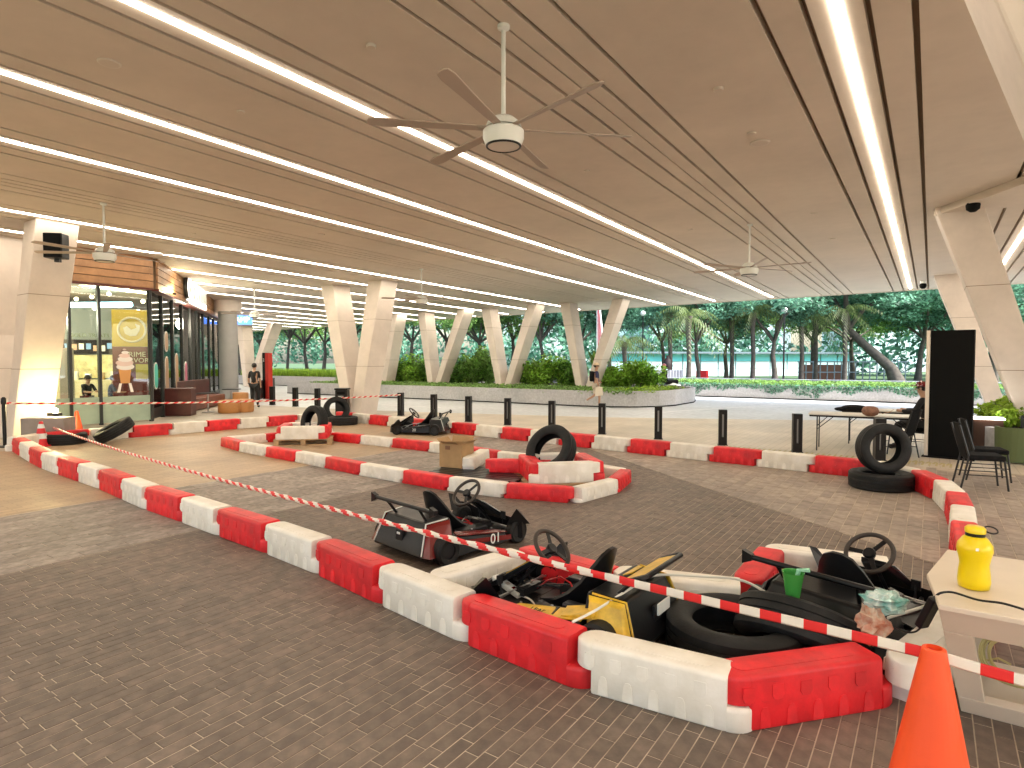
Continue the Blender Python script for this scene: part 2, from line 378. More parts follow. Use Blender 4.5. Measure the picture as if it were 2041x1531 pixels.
print('strips', [round(s,2) for s in strips[:8]], 'inner', inner, outer, 'gr1', gr1)
cuts = []      # (x, groove half width)
for s in strips:
    cuts += [(s-outer,.03),(s-inner,.028),(s+inner,.028),(s+outer,.03)]
cuts += [(g,.026 if i!=2 else .012) for i,g in enumerate(gr1)] + [(mid2+q,.024) for q in off]
cuts.sort()
XL, XR = -54.0, 15.0
xs = [XL]+[c[0] for c in cuts]+[XR]; hw = [0]+[c[1] for c in cuts]+[0]
T = .10
for i in range(len(xs)-1):
    a, b = xs[i]+hw[i], xs[i+1]-hw[i+1]
    if b-a < .03: continue
    st = [s for s in strips if a < s < b]
    if st:
        s = st[0]
        for (u, v, zu, zv) in ((a, s-.043, 0, .03), (s+.043, b, .03, 0)):
            mb = MB(); mb.hexa([(u,Y0,zu),(v,Y0,zv),(v,Y1-.12,zv),(u,Y1-.12,zu)], [(u,Y0,T),(v,Y0,T),(v,Y1-.12,T),(u,Y1-.12,T)])
            zshift(mb).build('ceiling_panel', M_['ceil'], ceiling)
        mb = MB(); mb.hexa([(s-.038,Y0,.012),(s+.038,Y0,.012),(s+.038,Y1-.5,.012),(s-.038,Y1-.5,.012)], [(s-.038,Y0,.1),(s+.038,Y0,.1),(s+.038,Y1-.5,.1),(s-.038,Y1-.5,.1)])
        zshift(mb); o = mb.build('light_strip', M_['strip'], ceiling)
    else:
        mb = MB(); mb.hexa([(a,Y0,0),(b,Y0,0),(b,Y1-.12,0),(a,Y1-.12,0)], [(a,Y0,T),(b,Y0,T),(b,Y1-.12,T),(a,Y1-.12,T)])
        zshift(mb).build('ceiling_panel', M_['ceil'], ceiling)
mb = MB(); mb.hexa([(XL,Y0,T+.002),(XR,Y0,T+.002),(XR,Y1-.12,T+.002),(XL,Y1-.12,T+.002)], [(XL,Y0,.5),(XR,Y0,.5),(XR,Y1-.12,.5),(XL,Y1-.12,.5)])
zshift(mb).build('ceiling_backing', M_['gap'], ceiling)
mb = MB(); mb.hexa([(XL,Y1-.118,-.02),(XR,Y1-.118,-.02),(XR,Y1,-.02),(XL,Y1,-.02)], [(XL,Y1-.118,.9),(XR,Y1-.118,.9),(XR,Y1,.9),(XL,Y1,.9)])
zshift(mb).build('edge_fascia', M_['ceil'], ceiling)
# folded soffit beside the right column row: a shallow wedge standing below the ceiling plane
wedge = MB()
a_, b_, c_ = Vector((-.05,15.6)), Vector((1.4,13.5)), Vector((5.2,7.4))
def soff(pts, z0, z1): 
    n=len(pts); wedge.add([(p[0],p[1],z0) for p in pts]+[(p[0],p[1],z1) for p in pts], [tuple(range(n-1,-1,-1)), tuple(range(n,2*n))]+[(i,(i+1)%n,n+(i+1)%n,n+i) for i in range(n)])
soff([(-.04,15.5),(1.4,13.45),(5.1,8.2),(5.1,15.5)], -.14, -.004)
zshift(wedge).build('folded_soffit', M_['ceil'], ceiling)

# ceiling fittings (own things)
def disc(px, py, r, label, cat, name, m=None, grp=None, dep=.015):
    p = CP(px, py); t = thing(name, label, cat, (p.x,p.y,p.z), 0, grp)
    b = MB(); b.lathe([(r,.0),(r,-dep*.5),(r*.93,-dep),(r*.8,-dep)], 24); b.build('rim', m or M_['cwhite'], t, 40)
    c = MB(); c.lathe([(r*.8,-dep*.6),(r*.8,-dep-.001)], 24); c.build('grille', mat('fitting_face',(.55,.48,.40),.7) if 'fit' not in M_ else M_['fit'], t)
M_['fit'] = mat('fitting_face', (.58,.50,.42), .7)
M_['ceilfit'] = mat('fitting_rim', (.62,.55,.47), .5)
disc(218,125,.115,'large flush round ceiling speaker at the upper left between two light strips','ceiling speaker','ceiling_speaker',M_['ceilfit'])
disc(1515,284,.14,'large round ceiling speaker right of the big fan, beside a small disc','ceiling speaker','ceiling_speaker',M_['ceilfit'])
disc(1498,265,.06,'small round disc touching distance from the large round ceiling speaker on the right','detector','ceiling_detector',M_['ceilfit'])
disc(740,90,.05,'small round disc left of the big fan rod near the top','detector','ceiling_detector',M_['ceilfit'],dep=.03)
disc(1432,176,.06,'round disc right of the big fan blades above the right hand groove band','detector','ceiling_detector',M_['ceilfit'],dep=.03)
disc(480,222,.05,'small flush disc between the two upper left light strips','detector','ceiling_detector',M_['ceilfit'])
disc(1170,340,.05,'small flush disc below the big fan blades','detector','ceiling_detector',M_['ceilfit'])
disc(1375,457,.06,'small flush disc left of the right hand fan','detector','ceiling_detector',M_['ceilfit'])
disc(1622,425,.06,'small flush disc between the right fan and the right light strip','detector','ceiling_detector',M_['ceilfit'])
disc(1660,476,.09,'round flush disc to the right of the right hand fan','ceiling speaker','ceiling_speaker',M_['ceilfit'])
disc(640,467,.09,'round flush disc above the central V column','ceiling speaker','ceiling_speaker',M_['ceilfit'])
disc(386,466,.06,'small flush disc right of the left hand fan','detector','ceiling_detector',M_['ceilfit'])
disc(27,437,.14,'round ceiling speaker at the far left edge beside the column head','ceiling speaker','ceiling_speaker',M_['ceilfit'])

# ================================================================== V COLUMNS
def arm(mb, b, t, bw, tw):      # b,t: centre points; half sizes (x,y)
    mb.hexa([(b[0]-bw[0],b[1]-bw[1],b[2]),(b[0]+bw[0],b[1]-bw[1],b[2]),(b[0]+bw[0],b[1]+bw[1],b[2]),(b[0]-bw[0],b[1]+bw[1],b[2])],
            [(t[0]-tw[0],t[1]-tw[1],t[2]),(t[0]+tw[0],t[1]-tw[1],t[2]),(t[0]+tw[0],t[1]+tw[1],t[2]),(t[0]-tw[0],t[1]+tw[1],t[2])])
def vcolumn(base, tl, tr, label, hx=.33, hy=.42, bs=.2, z0=0.0, joint=(1.62,3.3)):
    zt = lambda p: zc(p[0],p[1])+.03
    t = thing('v_column', label, 'column', (base[0],base[1],z0), 0, 'slanted V columns holding up the roof')
    o_ = Vector((base[0],base[1],z0))
    for s, top in ((-1,tl),(1,tr)):
        mb = MB(); arm(mb, (s*bs,0,0), (top[0]-o_.x, top[1]-o_.y, zt(top)-z0), (hx*.62,hy*.9), (hx,hy))
        mb.v = [(x, y+(0.003*s), z) for x,y,z in mb.v]
        ar_ = mb.build('slanted_arm', M_['col'], t, bevel=.025)
        if joint:
            for zj in joint:
                q = zj/(zt(top)-z0); cxj = s*bs+(top[0]-o_.x-s*bs)*q; cyj = (top[1]-o_.y)*q; wx = hx*.62+(hx-hx*.62)*q+.0015; wy = hy*.9+(hy-hy*.9)*q+.0015
                jb = MB(); jb.box((cxj, cyj+.003*s, zj), (2*wx, 2*wy, .012)); jb.build('panel_joint', M_['gap'], ar_)
    return t
b = G(50,872); tR = CP(104,447); tL = Vector((tR.x-4.0, tR.y, 0))
vcolumn((b.x-.1,b.y), (tL.x,tL.y), (tR.x,tR.y), 'big V column at the left edge lit yellow by a lamp, with black speaker', .36, .42, .3)
b = G(718,826); tL, tR = CP(668,571), CP(763,562)
vcolumn((b.x,b.y), (tL.x,tL.y), (tR.x,tR.y), 'free standing beige V column in the middle distance behind the litter bin', .37, .42, .16)
for pts, lab in ((((1170,776),(1132,605),(1240,598)), 'V column in the planter nearest the open right end, behind the walking woman'),
                 (((1010,772),(977,615),(1068,608)), 'second V column from the right in the planter, between leafy shrubs'),
                 (((872,768),(850,624),(928,618)), 'third V column from the right in the planter, left of the banana leaves'),
                 (((768,766),(750,629),(803,628)), 'V column in the planter just right of the free standing column')):
    (bx,by),(lx,ly),(rx,ry) = pts
    tl, tr = CP(lx,ly), CP(rx,ry)
    ym = (tl.y+tr.y)/2; cxm = (tl.x+tr.x)/2
    # base under its head: on the ray of the base pixel, at the plane between lane kerb and heads
    yb = ym-1.0; d = ray(bx,by); tt = yb/d.y; bb = CAM+d*tt
    vcolumn((bb.x,yb), (tl.x,ym), (tr.x,ym), lab, .28, .42, .16, .25)
for xc, lab in ((-40.2,'pale V column far left beside the man in black'),(-44.9,'pale V column far left next to the shop corner pillar')):
    vcolumn((xc,25.6), (xc-1.9,26.3), (xc+1.9,26.3), lab, .36, .42, .2)
for yc, lab in ((5.5,'V column arm cutting the upper right corner of the view, bright and close'),
                (15.75,'big V column at the right edge with a pale edge line, behind the black board'),
                (26.6,'V column behind the big right one, its arm ending beside a camera')):
    vcolumn((2.15,yc), (.36,yc), (3.95,yc), lab, .40, .42, .25)
# grey round pillar at the shop's far corner
p0 = G(457,795); q = thing('corner_pillar','grey pillar at the far corner of the shop beside the blue sign','column',(p0.x,p0.y,0))
mb = MB(); mb.lathe([(.42,0),(.42,zc(p0.x,p0.y))],24); mb.build('shaft', mat('grey_render',(.36,.35,.34),.7,.08,1), q, 50)
mb = MB(); mb.lathe([(.62,zc(p0.x,p0.y)-.55),(.62,zc(p0.x,p0.y)-.01)],24); mb.build('collar', M_['col'], q, 50)

# ================================================================== FANS
def make_fan(p, rod, ang, label, r=.20, bl=1.3):
    t = thing('ceiling_fan', label, 'ceiling fan', tuple(p), 0, 'large white ceiling fans')
    m = MB(); m.lathe([(.06,.0),(.06,-.03),(.022,-.05),(.022,-rod)],16); m.build('rod', M_['cwhite'], t, 40)
    m = MB(); m.lathe([(.03,-rod+.06),(.10,-rod+.05),(r*.8,-rod),(r*.9,-rod-.05)],28); m.build('motor_cap', M_['cwhite'], t, 50)
    m = MB(); m.lathe([(r*.92,-rod-.065),(r,-rod-.08),(r,-rod-.15),(r*.86,-rod-.22)],32); m.build('motor_housing', M_['cwhite'], t, 40)
    m = MB(); m.ring(r*.82,.012,32,8, Matrix.Translation((0,0,-rod-.222))); m.build('lamp_rim', M_['black'], t, 40)
    m = MB(); m.lathe([(r*.8,-rod-.215),(r*.8,-rod-.226)],32); m.build('lamp_lens', mat('fan_lens',(.66,.60,.52),.4) if 'lens' not in M_ else M_['lens'], t)
    for k in range(6):
        a = ang + k*math.pi/3; mm = MB()
        T_ = Matrix.Rotation(a,4,'Z') @ Matrix.Translation((0,0,-rod-.06)) @ Matrix.Rotation(R(14),4,'X')
        prof = [(r*.8,.04),(r*.8+.25,.05),(r+.6,.06),(bl-.12,.075),(bl-.02,.06),(bl,.02)]
        top = [(x,w) for x,w in prof]; bot = [(x,-w*.8) for x,w in reversed(prof)]
        mm.prism(top[::-1]+bot[::-1], -.006, .006, T_)
        mm.box((r*.9,0,0),(.16,.06,.02),T_)
        mm.build('blade', M_['blade'], t, bevel=.004, bseg=1)
    return t
M_['lens'] = mat('fan_lens', (.66,.60,.52), .4); M_['blade'] = mat('fan_blade', (.40,.32,.26), .6)
for (px,py,hb,ang,lab) in ((1003.5,51,.93,.15,'large ceiling fan hanging near the top centre of the view'),
                           (1494.6,447,.93,.4,'ceiling fan on the right above the tree lined opening'),
                           (206,405,.93,.1,'ceiling fan on the left in front of the column with the speaker'),
                           (840,536,.93,.3,'ceiling fan right of the free standing V column'),
                           (507,577,.93,.2,'bluish ceiling fan far back above the blue sign')):
    p = CP(px,py); make_fan(p, hb, ang+YAW, lab)
# ================================================================== BARRIER BLOCKS
def stadium(L0, L1, w, r, n=6):      # rounded rectangle outline, ccw
    pts = []
    for cx_, cy_, a0 in ((L1-r, w-r, 0), (L0+r, w-r, 90), (L0+r, -w+r, 180), (L1-r, -w+r, 270)):
        for k in range(n+1):
            a = R(a0+90*k/n); pts.append((cx_+r*math.cos(a), cy_+r*math.sin(a)))
    return pts
def block_mesh(name, m, P, H, zs, ft, w, detail=True):
    # side view is a Z: upper part 0..P, lower part ft..P+ft; free ends rounded in plan
    e = .026
    def hw(z, top):     # half width at height z
        q = w-.010*(z/H)
        if z < .014: q -= .010*(1-z/.014)
        if z > top-e: u = min(1,(z-(top-e))/e); q -= e*(1-math.sqrt(max(0,1-u*u)))
        return q
    def levels(z0, z1): 
        zz = [z0, z0+.014] if z0 == 0 else [z0, z0+.008]
        zz += [(z0+z1)*.5]+[z1-e+e*math.sin(math.pi/2*k/5) for k in range(6)]
        return zz
    mb = MB()
    def loft(stations, z0, z1, cap0, cap1):
        zz = levels(z0, z1); n = 2*len(zz); rows = []
        for x, c_ in stations:
            sh = e*.8*(1-c_)
            zs_ = [z if k < 3 else z-sh for k, z in enumerate(zz)]
            rows.append([(x, -hw(z,z1)*max(c_,.03), z2) for z, z2 in zip(zz,zs_)] + [(x, hw(z,z1)*max(c_,.03), z2) for z, z2 in zip(reversed(zz),reversed(zs_))])
        vs = [v for r_ in rows for v in r_]; fs = []
        for i in range(len(rows)-1): fs += [(i*n+k, i*n+(k+1)%n, (i+1)*n+(k+1)%n, (i+1)*n+k) for k in range(n)]
        fs += [tuple(range(n-1,-1,-1)), tuple(range((len(rows)-1)*n, len(rows)*n))]
        mb.add(vs, [tuple(reversed(f)) for f in fs])
    rnd_ = [(ft*(1-math.cos(math.pi/2*k/7)), math.sin(math.pi/2*k/7)) for k in range(8)]
    loft([(x+.004, c_) for x, c_ in rnd_], zs+.003, H, 0, 0)
    loft([(ft+.004,.955),(ft+.016,1),(P-.024,1),(P-.008,.955)], 0, H, 0, 0)
    loft([(P+ft-.008-x, c_) for x, c_ in reversed(rnd_)], 0, zs-.003, 0, 0)
    if detail:
        k = 5
        for s in (-1, 1):
            for i in range(k):
                xa = ft + (P-ft-.03)*(i+.5)/k+.005; ww = .030; hh = zs*.80
                arch = [(-ww,0),(ww,0),(ww*.82,hh*.75),(ww*.45,hh*.97),(0,hh),(-ww*.45,hh*.97),(-ww*.82,hh*.75)]
                T_ = Matrix.Translation((xa, s*(w-.0018), .012)) @ Matrix.Rotation(R(90)+R(3)*s,4,'X')
                mb.prism(arch, -.006, .006, T_)
                xb = (P-.05)*(i+.75)/(k+.35); h2 = (H-zs)*.52; u = .034
                th = [(-u*.9,h2),(-u,h2*.3),(-u*.6,.004),(0,0),(u*.6,.004),(u,h2*.3),(u*.9,h2)]
                T_ = Matrix.Translation((xb, s*(w-.0058), zs+.016)) @ Matrix.Rotation(R(90)+s*R(4),4,'X')
                mb.prism(th, -.006, .006, T_)
        ov = stadium(.10, P-.10, w*.42, w*.4)
        mb.prism(ov, H-.002, H+.0025)
    me = mb.mesh(name, m, smooth=50)
    return me
BW = .115
BM = {'red': block_mesh('barrier_block', M_['red'], .9, .27, .125, .125, BW), 'white': block_mesh('barrier_block', M_['white'], .9, .27, .125, .125, BW)}
LM = {'red': block_mesh('low_block', M_['red'], 1.0, .19, .05, .07, .10), 'white': block_mesh('low_block', M_['white'], 1.0, .19, .05, .07, .10)}
nblk = 0
def blk(p0, p1, c, label, group, low=False, z=0, tilt=None, P=None, scl=True):
    P = P or (1.0 if low else .9)
    p0 = Vector((p0[0],p0[1])); p1 = Vector((p1[0],p1[1])); d = p1-p0
    o = obj('kerb_block' if low else 'barrier_block', (LM if low else BM)[c])
    o.location = (p0.x, p0.y, z); o.rotation_euler = (tilt or 0, 0, math.atan2(d.y, d.x))
    if scl: o.scale.x = max(.8, min(1.12, d.length/P))
    return tag(o, label, 'track barrier', group)
def away(P_, prev, nxt, w):     # shift a front-face point to the centre line, away from camera
    t = (nxt-prev); t = Vector((t.x,t.y)).normalized(); n_ = Vector((-t.y,t.x))
    q = Vector((P_.x,P_.y)); 
    if n_.dot(q) < 0: n_ = -n_
    return q + n_*w
def chain(points, cols, labels, group, w, low=False, flip=False, shift=True):
    c = []
    for i, p in enumerate(points):
        a = points[max(i-1,0)]; b = points[min(i+1,len(points)-1)]
        c.append(away(p, a, b, w) if shift else Vector((p.x,p.y)))
    for i in range(len(c)-1):
        blk(c[i], c[i+1], cols[i % len(cols)], labels[i], group, low)
    return c

V2 = lambda *a: [Vector((x,y)) for x,y in a]
near = [G(*p) for p in [(27,896),(36,908),(54.9,920),(78.2,933),(109.7,944.7),(150.2,958.8),(191,973.2),(236.6,993.8),(281.2,1014),(352.5,1039),(423.5,1065.8),(518.5,1100.8),(619,1141.5),(741,1200.5),(902.8,1276),(1133,1371),(1450,1462)]]
near[0] = Vector((-15.15,4.38,0))
cols = ['red','white']
N = len(near)-1
def nlab(i):
    c = 'Red' if i % 2 == 0 else 'White'
    k = N-1-i
    if k == 0: return 'big white barrier block, last before the front corner of the long near row'
    if k == 1: return 'big red barrier block in front of the yellow kart in the long near row'
    if k == 2: return 'white barrier block of the near row that a white cross block butts against'
    if k == 3: return 'red barrier block of the near row behind the dark red kart'
    return '%s barrier block, %s from the left end of the long near row' % (c.lower(), ORD[i])
chain(near, cols, [nlab(i) for i in range(N)], 'barrier blocks of the long near row', BW)
def place_chain(pts, cs, labs, grp, low=False, rev=False):
    for i in range(len(pts)-1):
        a, b = (pts[i+1], pts[i]) if rev else (pts[i], pts[i+1])
        blk(a, b, cs[i], labs[i], grp, low)
# front corner block and the right hand chain
blk((-.86,3.03), (-.25,3.72), 'red', 'red barrier block forming the front corner beside the tall orange cone', 'barrier blocks of the right hand row')
rc = V2((-.10,3.66),(.16,4.55),(.27,5.42),(.31,6.32),(.285,7.25),(.30,8.05),(.27,8.85),(.15,9.62),(-.12,10.33),(-.68,10.87))
rcol = ['white','red']*5
rl = ['white barrier block under the desk edge, its round end on the corner block','red barrier block behind the black power adapter and the desk corner','white barrier block partly hidden behind the yellow bottle','red barrier block just above the cap of the yellow bottle',
      'white barrier block nearest of the open right hand row beyond the bottle','red barrier block between two white ones on the right hand row','white barrier block, farther one of the right hand row, end on to the view','red barrier block at the bend right of the standing tyre','white barrier block at the bend hidden behind the standing tyre']
place_chain(rc, rcol, rl, 'barrier blocks of the right hand row')
# far row, numbered from the right
far = [G((900.3+14.7*i)/(1-.03554*i), 720+143.6/(1-.03554*i)) for i in range(-6,12)]
far = [Vector((p.x, p.y+BW)) for p in far]; far[-1] = rc[-1]
for i in range(len(far)-1):
    k = len(far)-2-i; c = 'red' if i % 2 == 0 else 'white'
    lab = '%s barrier block of the far row, %s counted leftwards from the standing tyre' % (c, ORD[k])
    blk(far[i+1], far[i], c, lab, 'barrier blocks of the far row')
lb = V2((-14.98,11.85),(-14.98,10.95),(-15.12,10.13),(-15.28,9.36),(-15.36,8.52),(-15.48,7.7),(-15.6,6.84),(-15.7,5.97),(-15.72,5.12),(-15.25,4.42))
for i in range(len(lb)-1):
    c = 'white' if i % 2 == 0 else 'red'
    blk(lb[i], lb[i+1], c, '%s barrier block of the left row by the shop, %s counted from the far corner' % (c, ORD[i]), 'barrier blocks of the left row by the shop')
# cross blocks of the kart pen
pen = 'barrier blocks fencing off the parked karts'
blk((-2.93,3.25), (-2.74,4.08), 'white', 'white barrier block laid across between the dark red kart and the yellow kart', pen)
blk((-2.79,4.2), (-1.9,4.09), 'red', 'red barrier block behind the steering wheel of the yellow kart', pen)
blk((-1.92,4.12), (-1.06,4.36), 'white', 'white barrier block behind the seat of the yellow kart', pen)
blk((-1.05,4.45), (-1.06,5.3), 'red', 'red barrier block left of the black kart with the green cup', pen)
blk((-1.12,5.36), (-.24,5.50), 'white', 'white barrier block behind the black kart steering wheel', pen)
# inner loop of low blocks
inn = V2((-12.38,7.25),(-11.33,7.02),(-10.31,6.93),(-9.32,6.86),(-8.38,6.76),(-7.38,6.63),(-6.4,6.58),(-5.5,6.54),(-4.6,6.62),(-3.74,6.86))
for i in range(len(inn)-1):
    c = 'red' if i % 2 == 0 else 'white'
    blk(inn[i+1], inn[i], c, '%s low kerb block, near side of the inner loop, %s from left' % (c, ORD[i]), 'low kerb blocks of the inner loop', True)
blk((-3.58,7.72), (-3.72,6.88), 'white', 'white low kerb block at the right hand corner of the inner loop', 'low kerb blocks of the inner loop', True)
blk((-3.76,8.5), (-3.6,7.74), 'red', 'red low kerb block at the far right tip of the inner loop', 'low kerb blocks of the inner loop', True)
bk = V2((-3.76,8.46),(-4.5,8.66),(-5.4,8.86),(-6.35,8.88),(-7.2,9.08),(-8.2,9.14),(-9.25,9.16),(-10.2,9.14),(-11.15,9.12),(-12.1,8.95))
for i in range(len(bk)-1):
    c = 'white' if i % 2 == 0 else 'red'
    blk(bk[i], bk[i+1], c, '%s low kerb block, far side of the inner loop, %s from right' % (c, ORD[i]), 'low kerb blocks of the inner loop', True)
blk((-12.2,8.05), (-12.12,8.9), 'red', 'red low kerb block behind the left wooden pallet', 'low kerb blocks of the inner loop', True)
blk((-12.4,7.3), (-12.22,8.02), 'white', 'white low kerb block at the left end of the inner loop', 'low kerb blocks of the inner loop', True)

# ================================================================== PALLETS AND STACKS
def pallet(loc, rz, label, m, L=1.2, W=1.1, top=7, name='pallet'):
    t = thing(name, label, 'pallet', loc, rz)
    for i in range(top):
        y = -W/2+.05+(W-.1)*i/(top-1)
        b = MB(); b.box((0,y,.125),(L,.1,.02)); b.build('deck_board', m, t, bevel=.003, bseg=1)
    for i in range(3):
        x = -L/2+.06+(L-.12)*i/2
        b = MB(); b.box((x,0,.105),(.1,W,.02)); b.build('stringer_board', m, t)
        for j in range(3):
            b = MB(); b.box((x,-W/2+.07+(W-.14)*j/2,.057),(.1,.13,.075)); b.build('block', m, t, bevel=.003, bseg=1)
    for j in range(3):
        b = MB(); b.box((0,-W/2+.07+(W-.14)*j/2,.01),(L,.1,.02)); b.build('bottom_board', m, t)
    return t
pallet((-11.42,8.55,0), R(48), 'wooden pallet under the left stack of barrier blocks', M_['wood'])
pallet((-4.42,7.66,0), R(46), 'wooden pallet under the right stack of barrier blocks with the leaning tyre', M_['wood'])
def square(cx_, cy_, a, cs, labs, grp, z=.137):
    h = .44
    for k in range(4):
        th = a+k*math.pi/2
        p = Vector((cx_+h*1.02*math.cos(th)-h*.85*math.sin(th)*-1*-1, cy_+h*1.02*math.sin(th)+h*.85*math.cos(th)*-1*-1))
        c = Vector((cx_,cy_)) + Vector((math.cos(th),math.sin(th)))*(h-.02)
        d = Vector((-math.sin(th),math.cos(th)))
        blk(c+d*(.45+.02), c-d*.45+d*.02, cs[k], labs[k], grp, z=z, scl=False)
square(-4.42,7.66, R(-45), ['white','red','white','red'],
       ['white barrier block facing the view on the right wooden pallet','red barrier block on the right side of the right wooden pallet, mostly hidden','white barrier block at the back of the right wooden pallet','red barrier block with its end to the view on the right wooden pallet'], 'barrier blocks stacked on the right pallet')
square(-11.42,8.55, R(-45), ['white','red','white','red'],
       ['white barrier block facing the view on the left wooden pallet','red barrier block, end on, at the right of the left wooden pallet','white barrier block at the back of the left wooden pallet','red barrier block at the left of the left wooden pallet'], 'barrier blocks stacked on the left pallet')
# black plastic pallet with loose blocks and a carton
bp = G(957,946,.1)
pl = pallet((bp.x,bp.y,0), R(12), 'black plastic pallet under the cardboard box and loose blocks', M_['black'], 1.5, .95, 8, 'plastic_pallet')
p = G(936,938,.137); blk((p.x-.05,p.y), (p.x-.35,p.y+.75), 'white', 'white low kerb block lying on the black pallet beside the cardboard box', 'loose low blocks on the black pallet', True, z=.137, scl=False)
p = G(957,941,.137); blk((p.x+.02,p.y+.1), (p.x+.85,p.y+.55), 'red', 'red low kerb block lying on the black pallet with one end raised', 'loose low blocks on the black pallet', True, z=.137, scl=False)
p = G(892,932,.137)
t = thing('cardboard_box', 'open brown cardboard box on the black pallet in the inner loop', 'box', (p.x+.02,p.y+.2,.137), R(8))
b = MB(); w_, d_, h_ = .41,.36,.37
for (c, s) in (((0,-d_/2,h_/2),(w_,.006,h_)),((0,d_/2,h_/2),(w_,.006,h_)),((-w_/2,0,h_/2),(.006,d_,h_)),((w_/2,0,h_/2),(.006,d_,h_)),((0,0,.004),(w_,d_,.006))): b.box(c,s)
b.build('carton', M_['card'], t)
for (c, ax, ang, s) in (((0,d_/2,h_),'X',R(70),(w_*.95,.09,.005)),((-w_/2,0,h_),'Y',R(50),(.09,d_*.9,.005)),((w_/2,0,h_),'Y',R(-35),(.10,d_*.9,.005)),((0,-d_/2,h_),'X',R(150),(w_*.7,.10,.005))):
    off_ = {'X':(0,s[1]/2,0),'Y':((s[0]/2)*(1 if c[0]>0 else -1),0,0)}[ax]
    b = MB(); b.box(off_, s); b.v = [tuple(Matrix.Translation(c) @ Matrix.Rotation(ang if ax=='X' else ang,4,ax) @ Vector(v)) for v in b.v]; b.build('flap', M_['card'], t)
b = MB(); b.box((-.05,-d_/2-.004,h_-.06),(.09,.003,.06)); b.build('tape_patch', mat('brown_tape',(.2,.09,.04),.4), t)

# ================================================================== TYRES
def tyre_mesh(Ro=.37, w=.2):
    prof = []
    tread = [(-.43,0),(-.25,0),(-.24,-.022),(-.2,-.022),(-.19,0),(-.03,0),(-.02,-.022),(.02,-.022),(.03,0),(.19,0),(.2,-.022),(.24,-.022),(.25,0),(.43,0)]
    for a, d in tread: prof.append((Ro*(1+d)-abs(a)*.01, a*w))
    prof += [(Ro*.95,.5*w),(Ro*.84,.56*w),(Ro*.70,.53*w),(Ro*.62,.44*w),(Ro*.60,.36*w),(Ro*.64,.34*w),(Ro*.8,.42*w),(Ro*.92,.36*w),(Ro*.94,0),(Ro*.92,-.36*w),(Ro*.8,-.42*w),(Ro*.64,-.34*w),(Ro*.60,-.36*w),(Ro*.62,-.44*w),(Ro*.70,-.53*w),(Ro*.84,-.56*w),(Ro*.95,-.5*w)]
    b = MB(); b.ring(0, 0, 56, 0, None, [(r_, z_) for r_, z_ in prof]); return b.mesh('tyre', M_['rubber'], smooth=35)
TY = tyre_mesh(); TYB = tyre_mesh(.41,.22)
def tyre(loc, rot, label, me=None, s=1):
    o = obj('tyre', me or TY, None, loc); o.rotation_euler = rot; o.scale = (s,s,s)
    return tag(o, label, 'tyre', 'used car tyres around the track')
p = G(1755,972); tyre((p.x,p.y,.115), (0,0,0), 'tyre lying flat with another tyre standing on it at the right bend', TYB)
tyre((p.x+.02,p.y,.225+.345), (R(86),0,YAW-R(4)), 'tyre standing upright on the flat tyre at the right bend', s=.95)
p = PD(1098,897,8.95); tyre((p.x,p.y,p.z+.0), (R(58),R(0),YAW+R(-38)), 'tyre leaning in the stack of blocks on the right pallet', s=1.03)
p = PD(613,838,13.6); tyre((p.x+.1,p.y+.1,p.z-.04), (R(80),0,YAW-R(35)), 'tyre leaning on the stack of blocks on the left pallet', s=1.0)
p = G(684,846); tyre((p.x,p.y,.11), (0,0,0), 'tyre lying flat at the far left corner of the track', TYB)
p = G(664,846); tyre((p.x-.15,p.y+.25,.40), (R(72),0,YAW+R(35)), 'tyre leaning on the flat one at the far left corner')
p = G(130,884); tyre((p.x,p.y,.11), (0,0,0), 'tyre lying flat in the near left corner of the track', TYB)
tyre((p.x+.62,p.y+.72,.27), (R(28),R(-10),0), 'tyre propped on another at the near left corner beside the small orange cone', TYB)
p = PD(1462,1272,3.72); tyre((p.x,p.y,.115), (0,0,0), 'big tyre lying flat in front of the yellow kart inside the front corner', TYB)
q_ = PD(1600,1262,3.72); tyre(tuple(q_), (R(-24),R(26),YAW), 'tyre leaning over the flat tyre between the karts', TYB, .97)

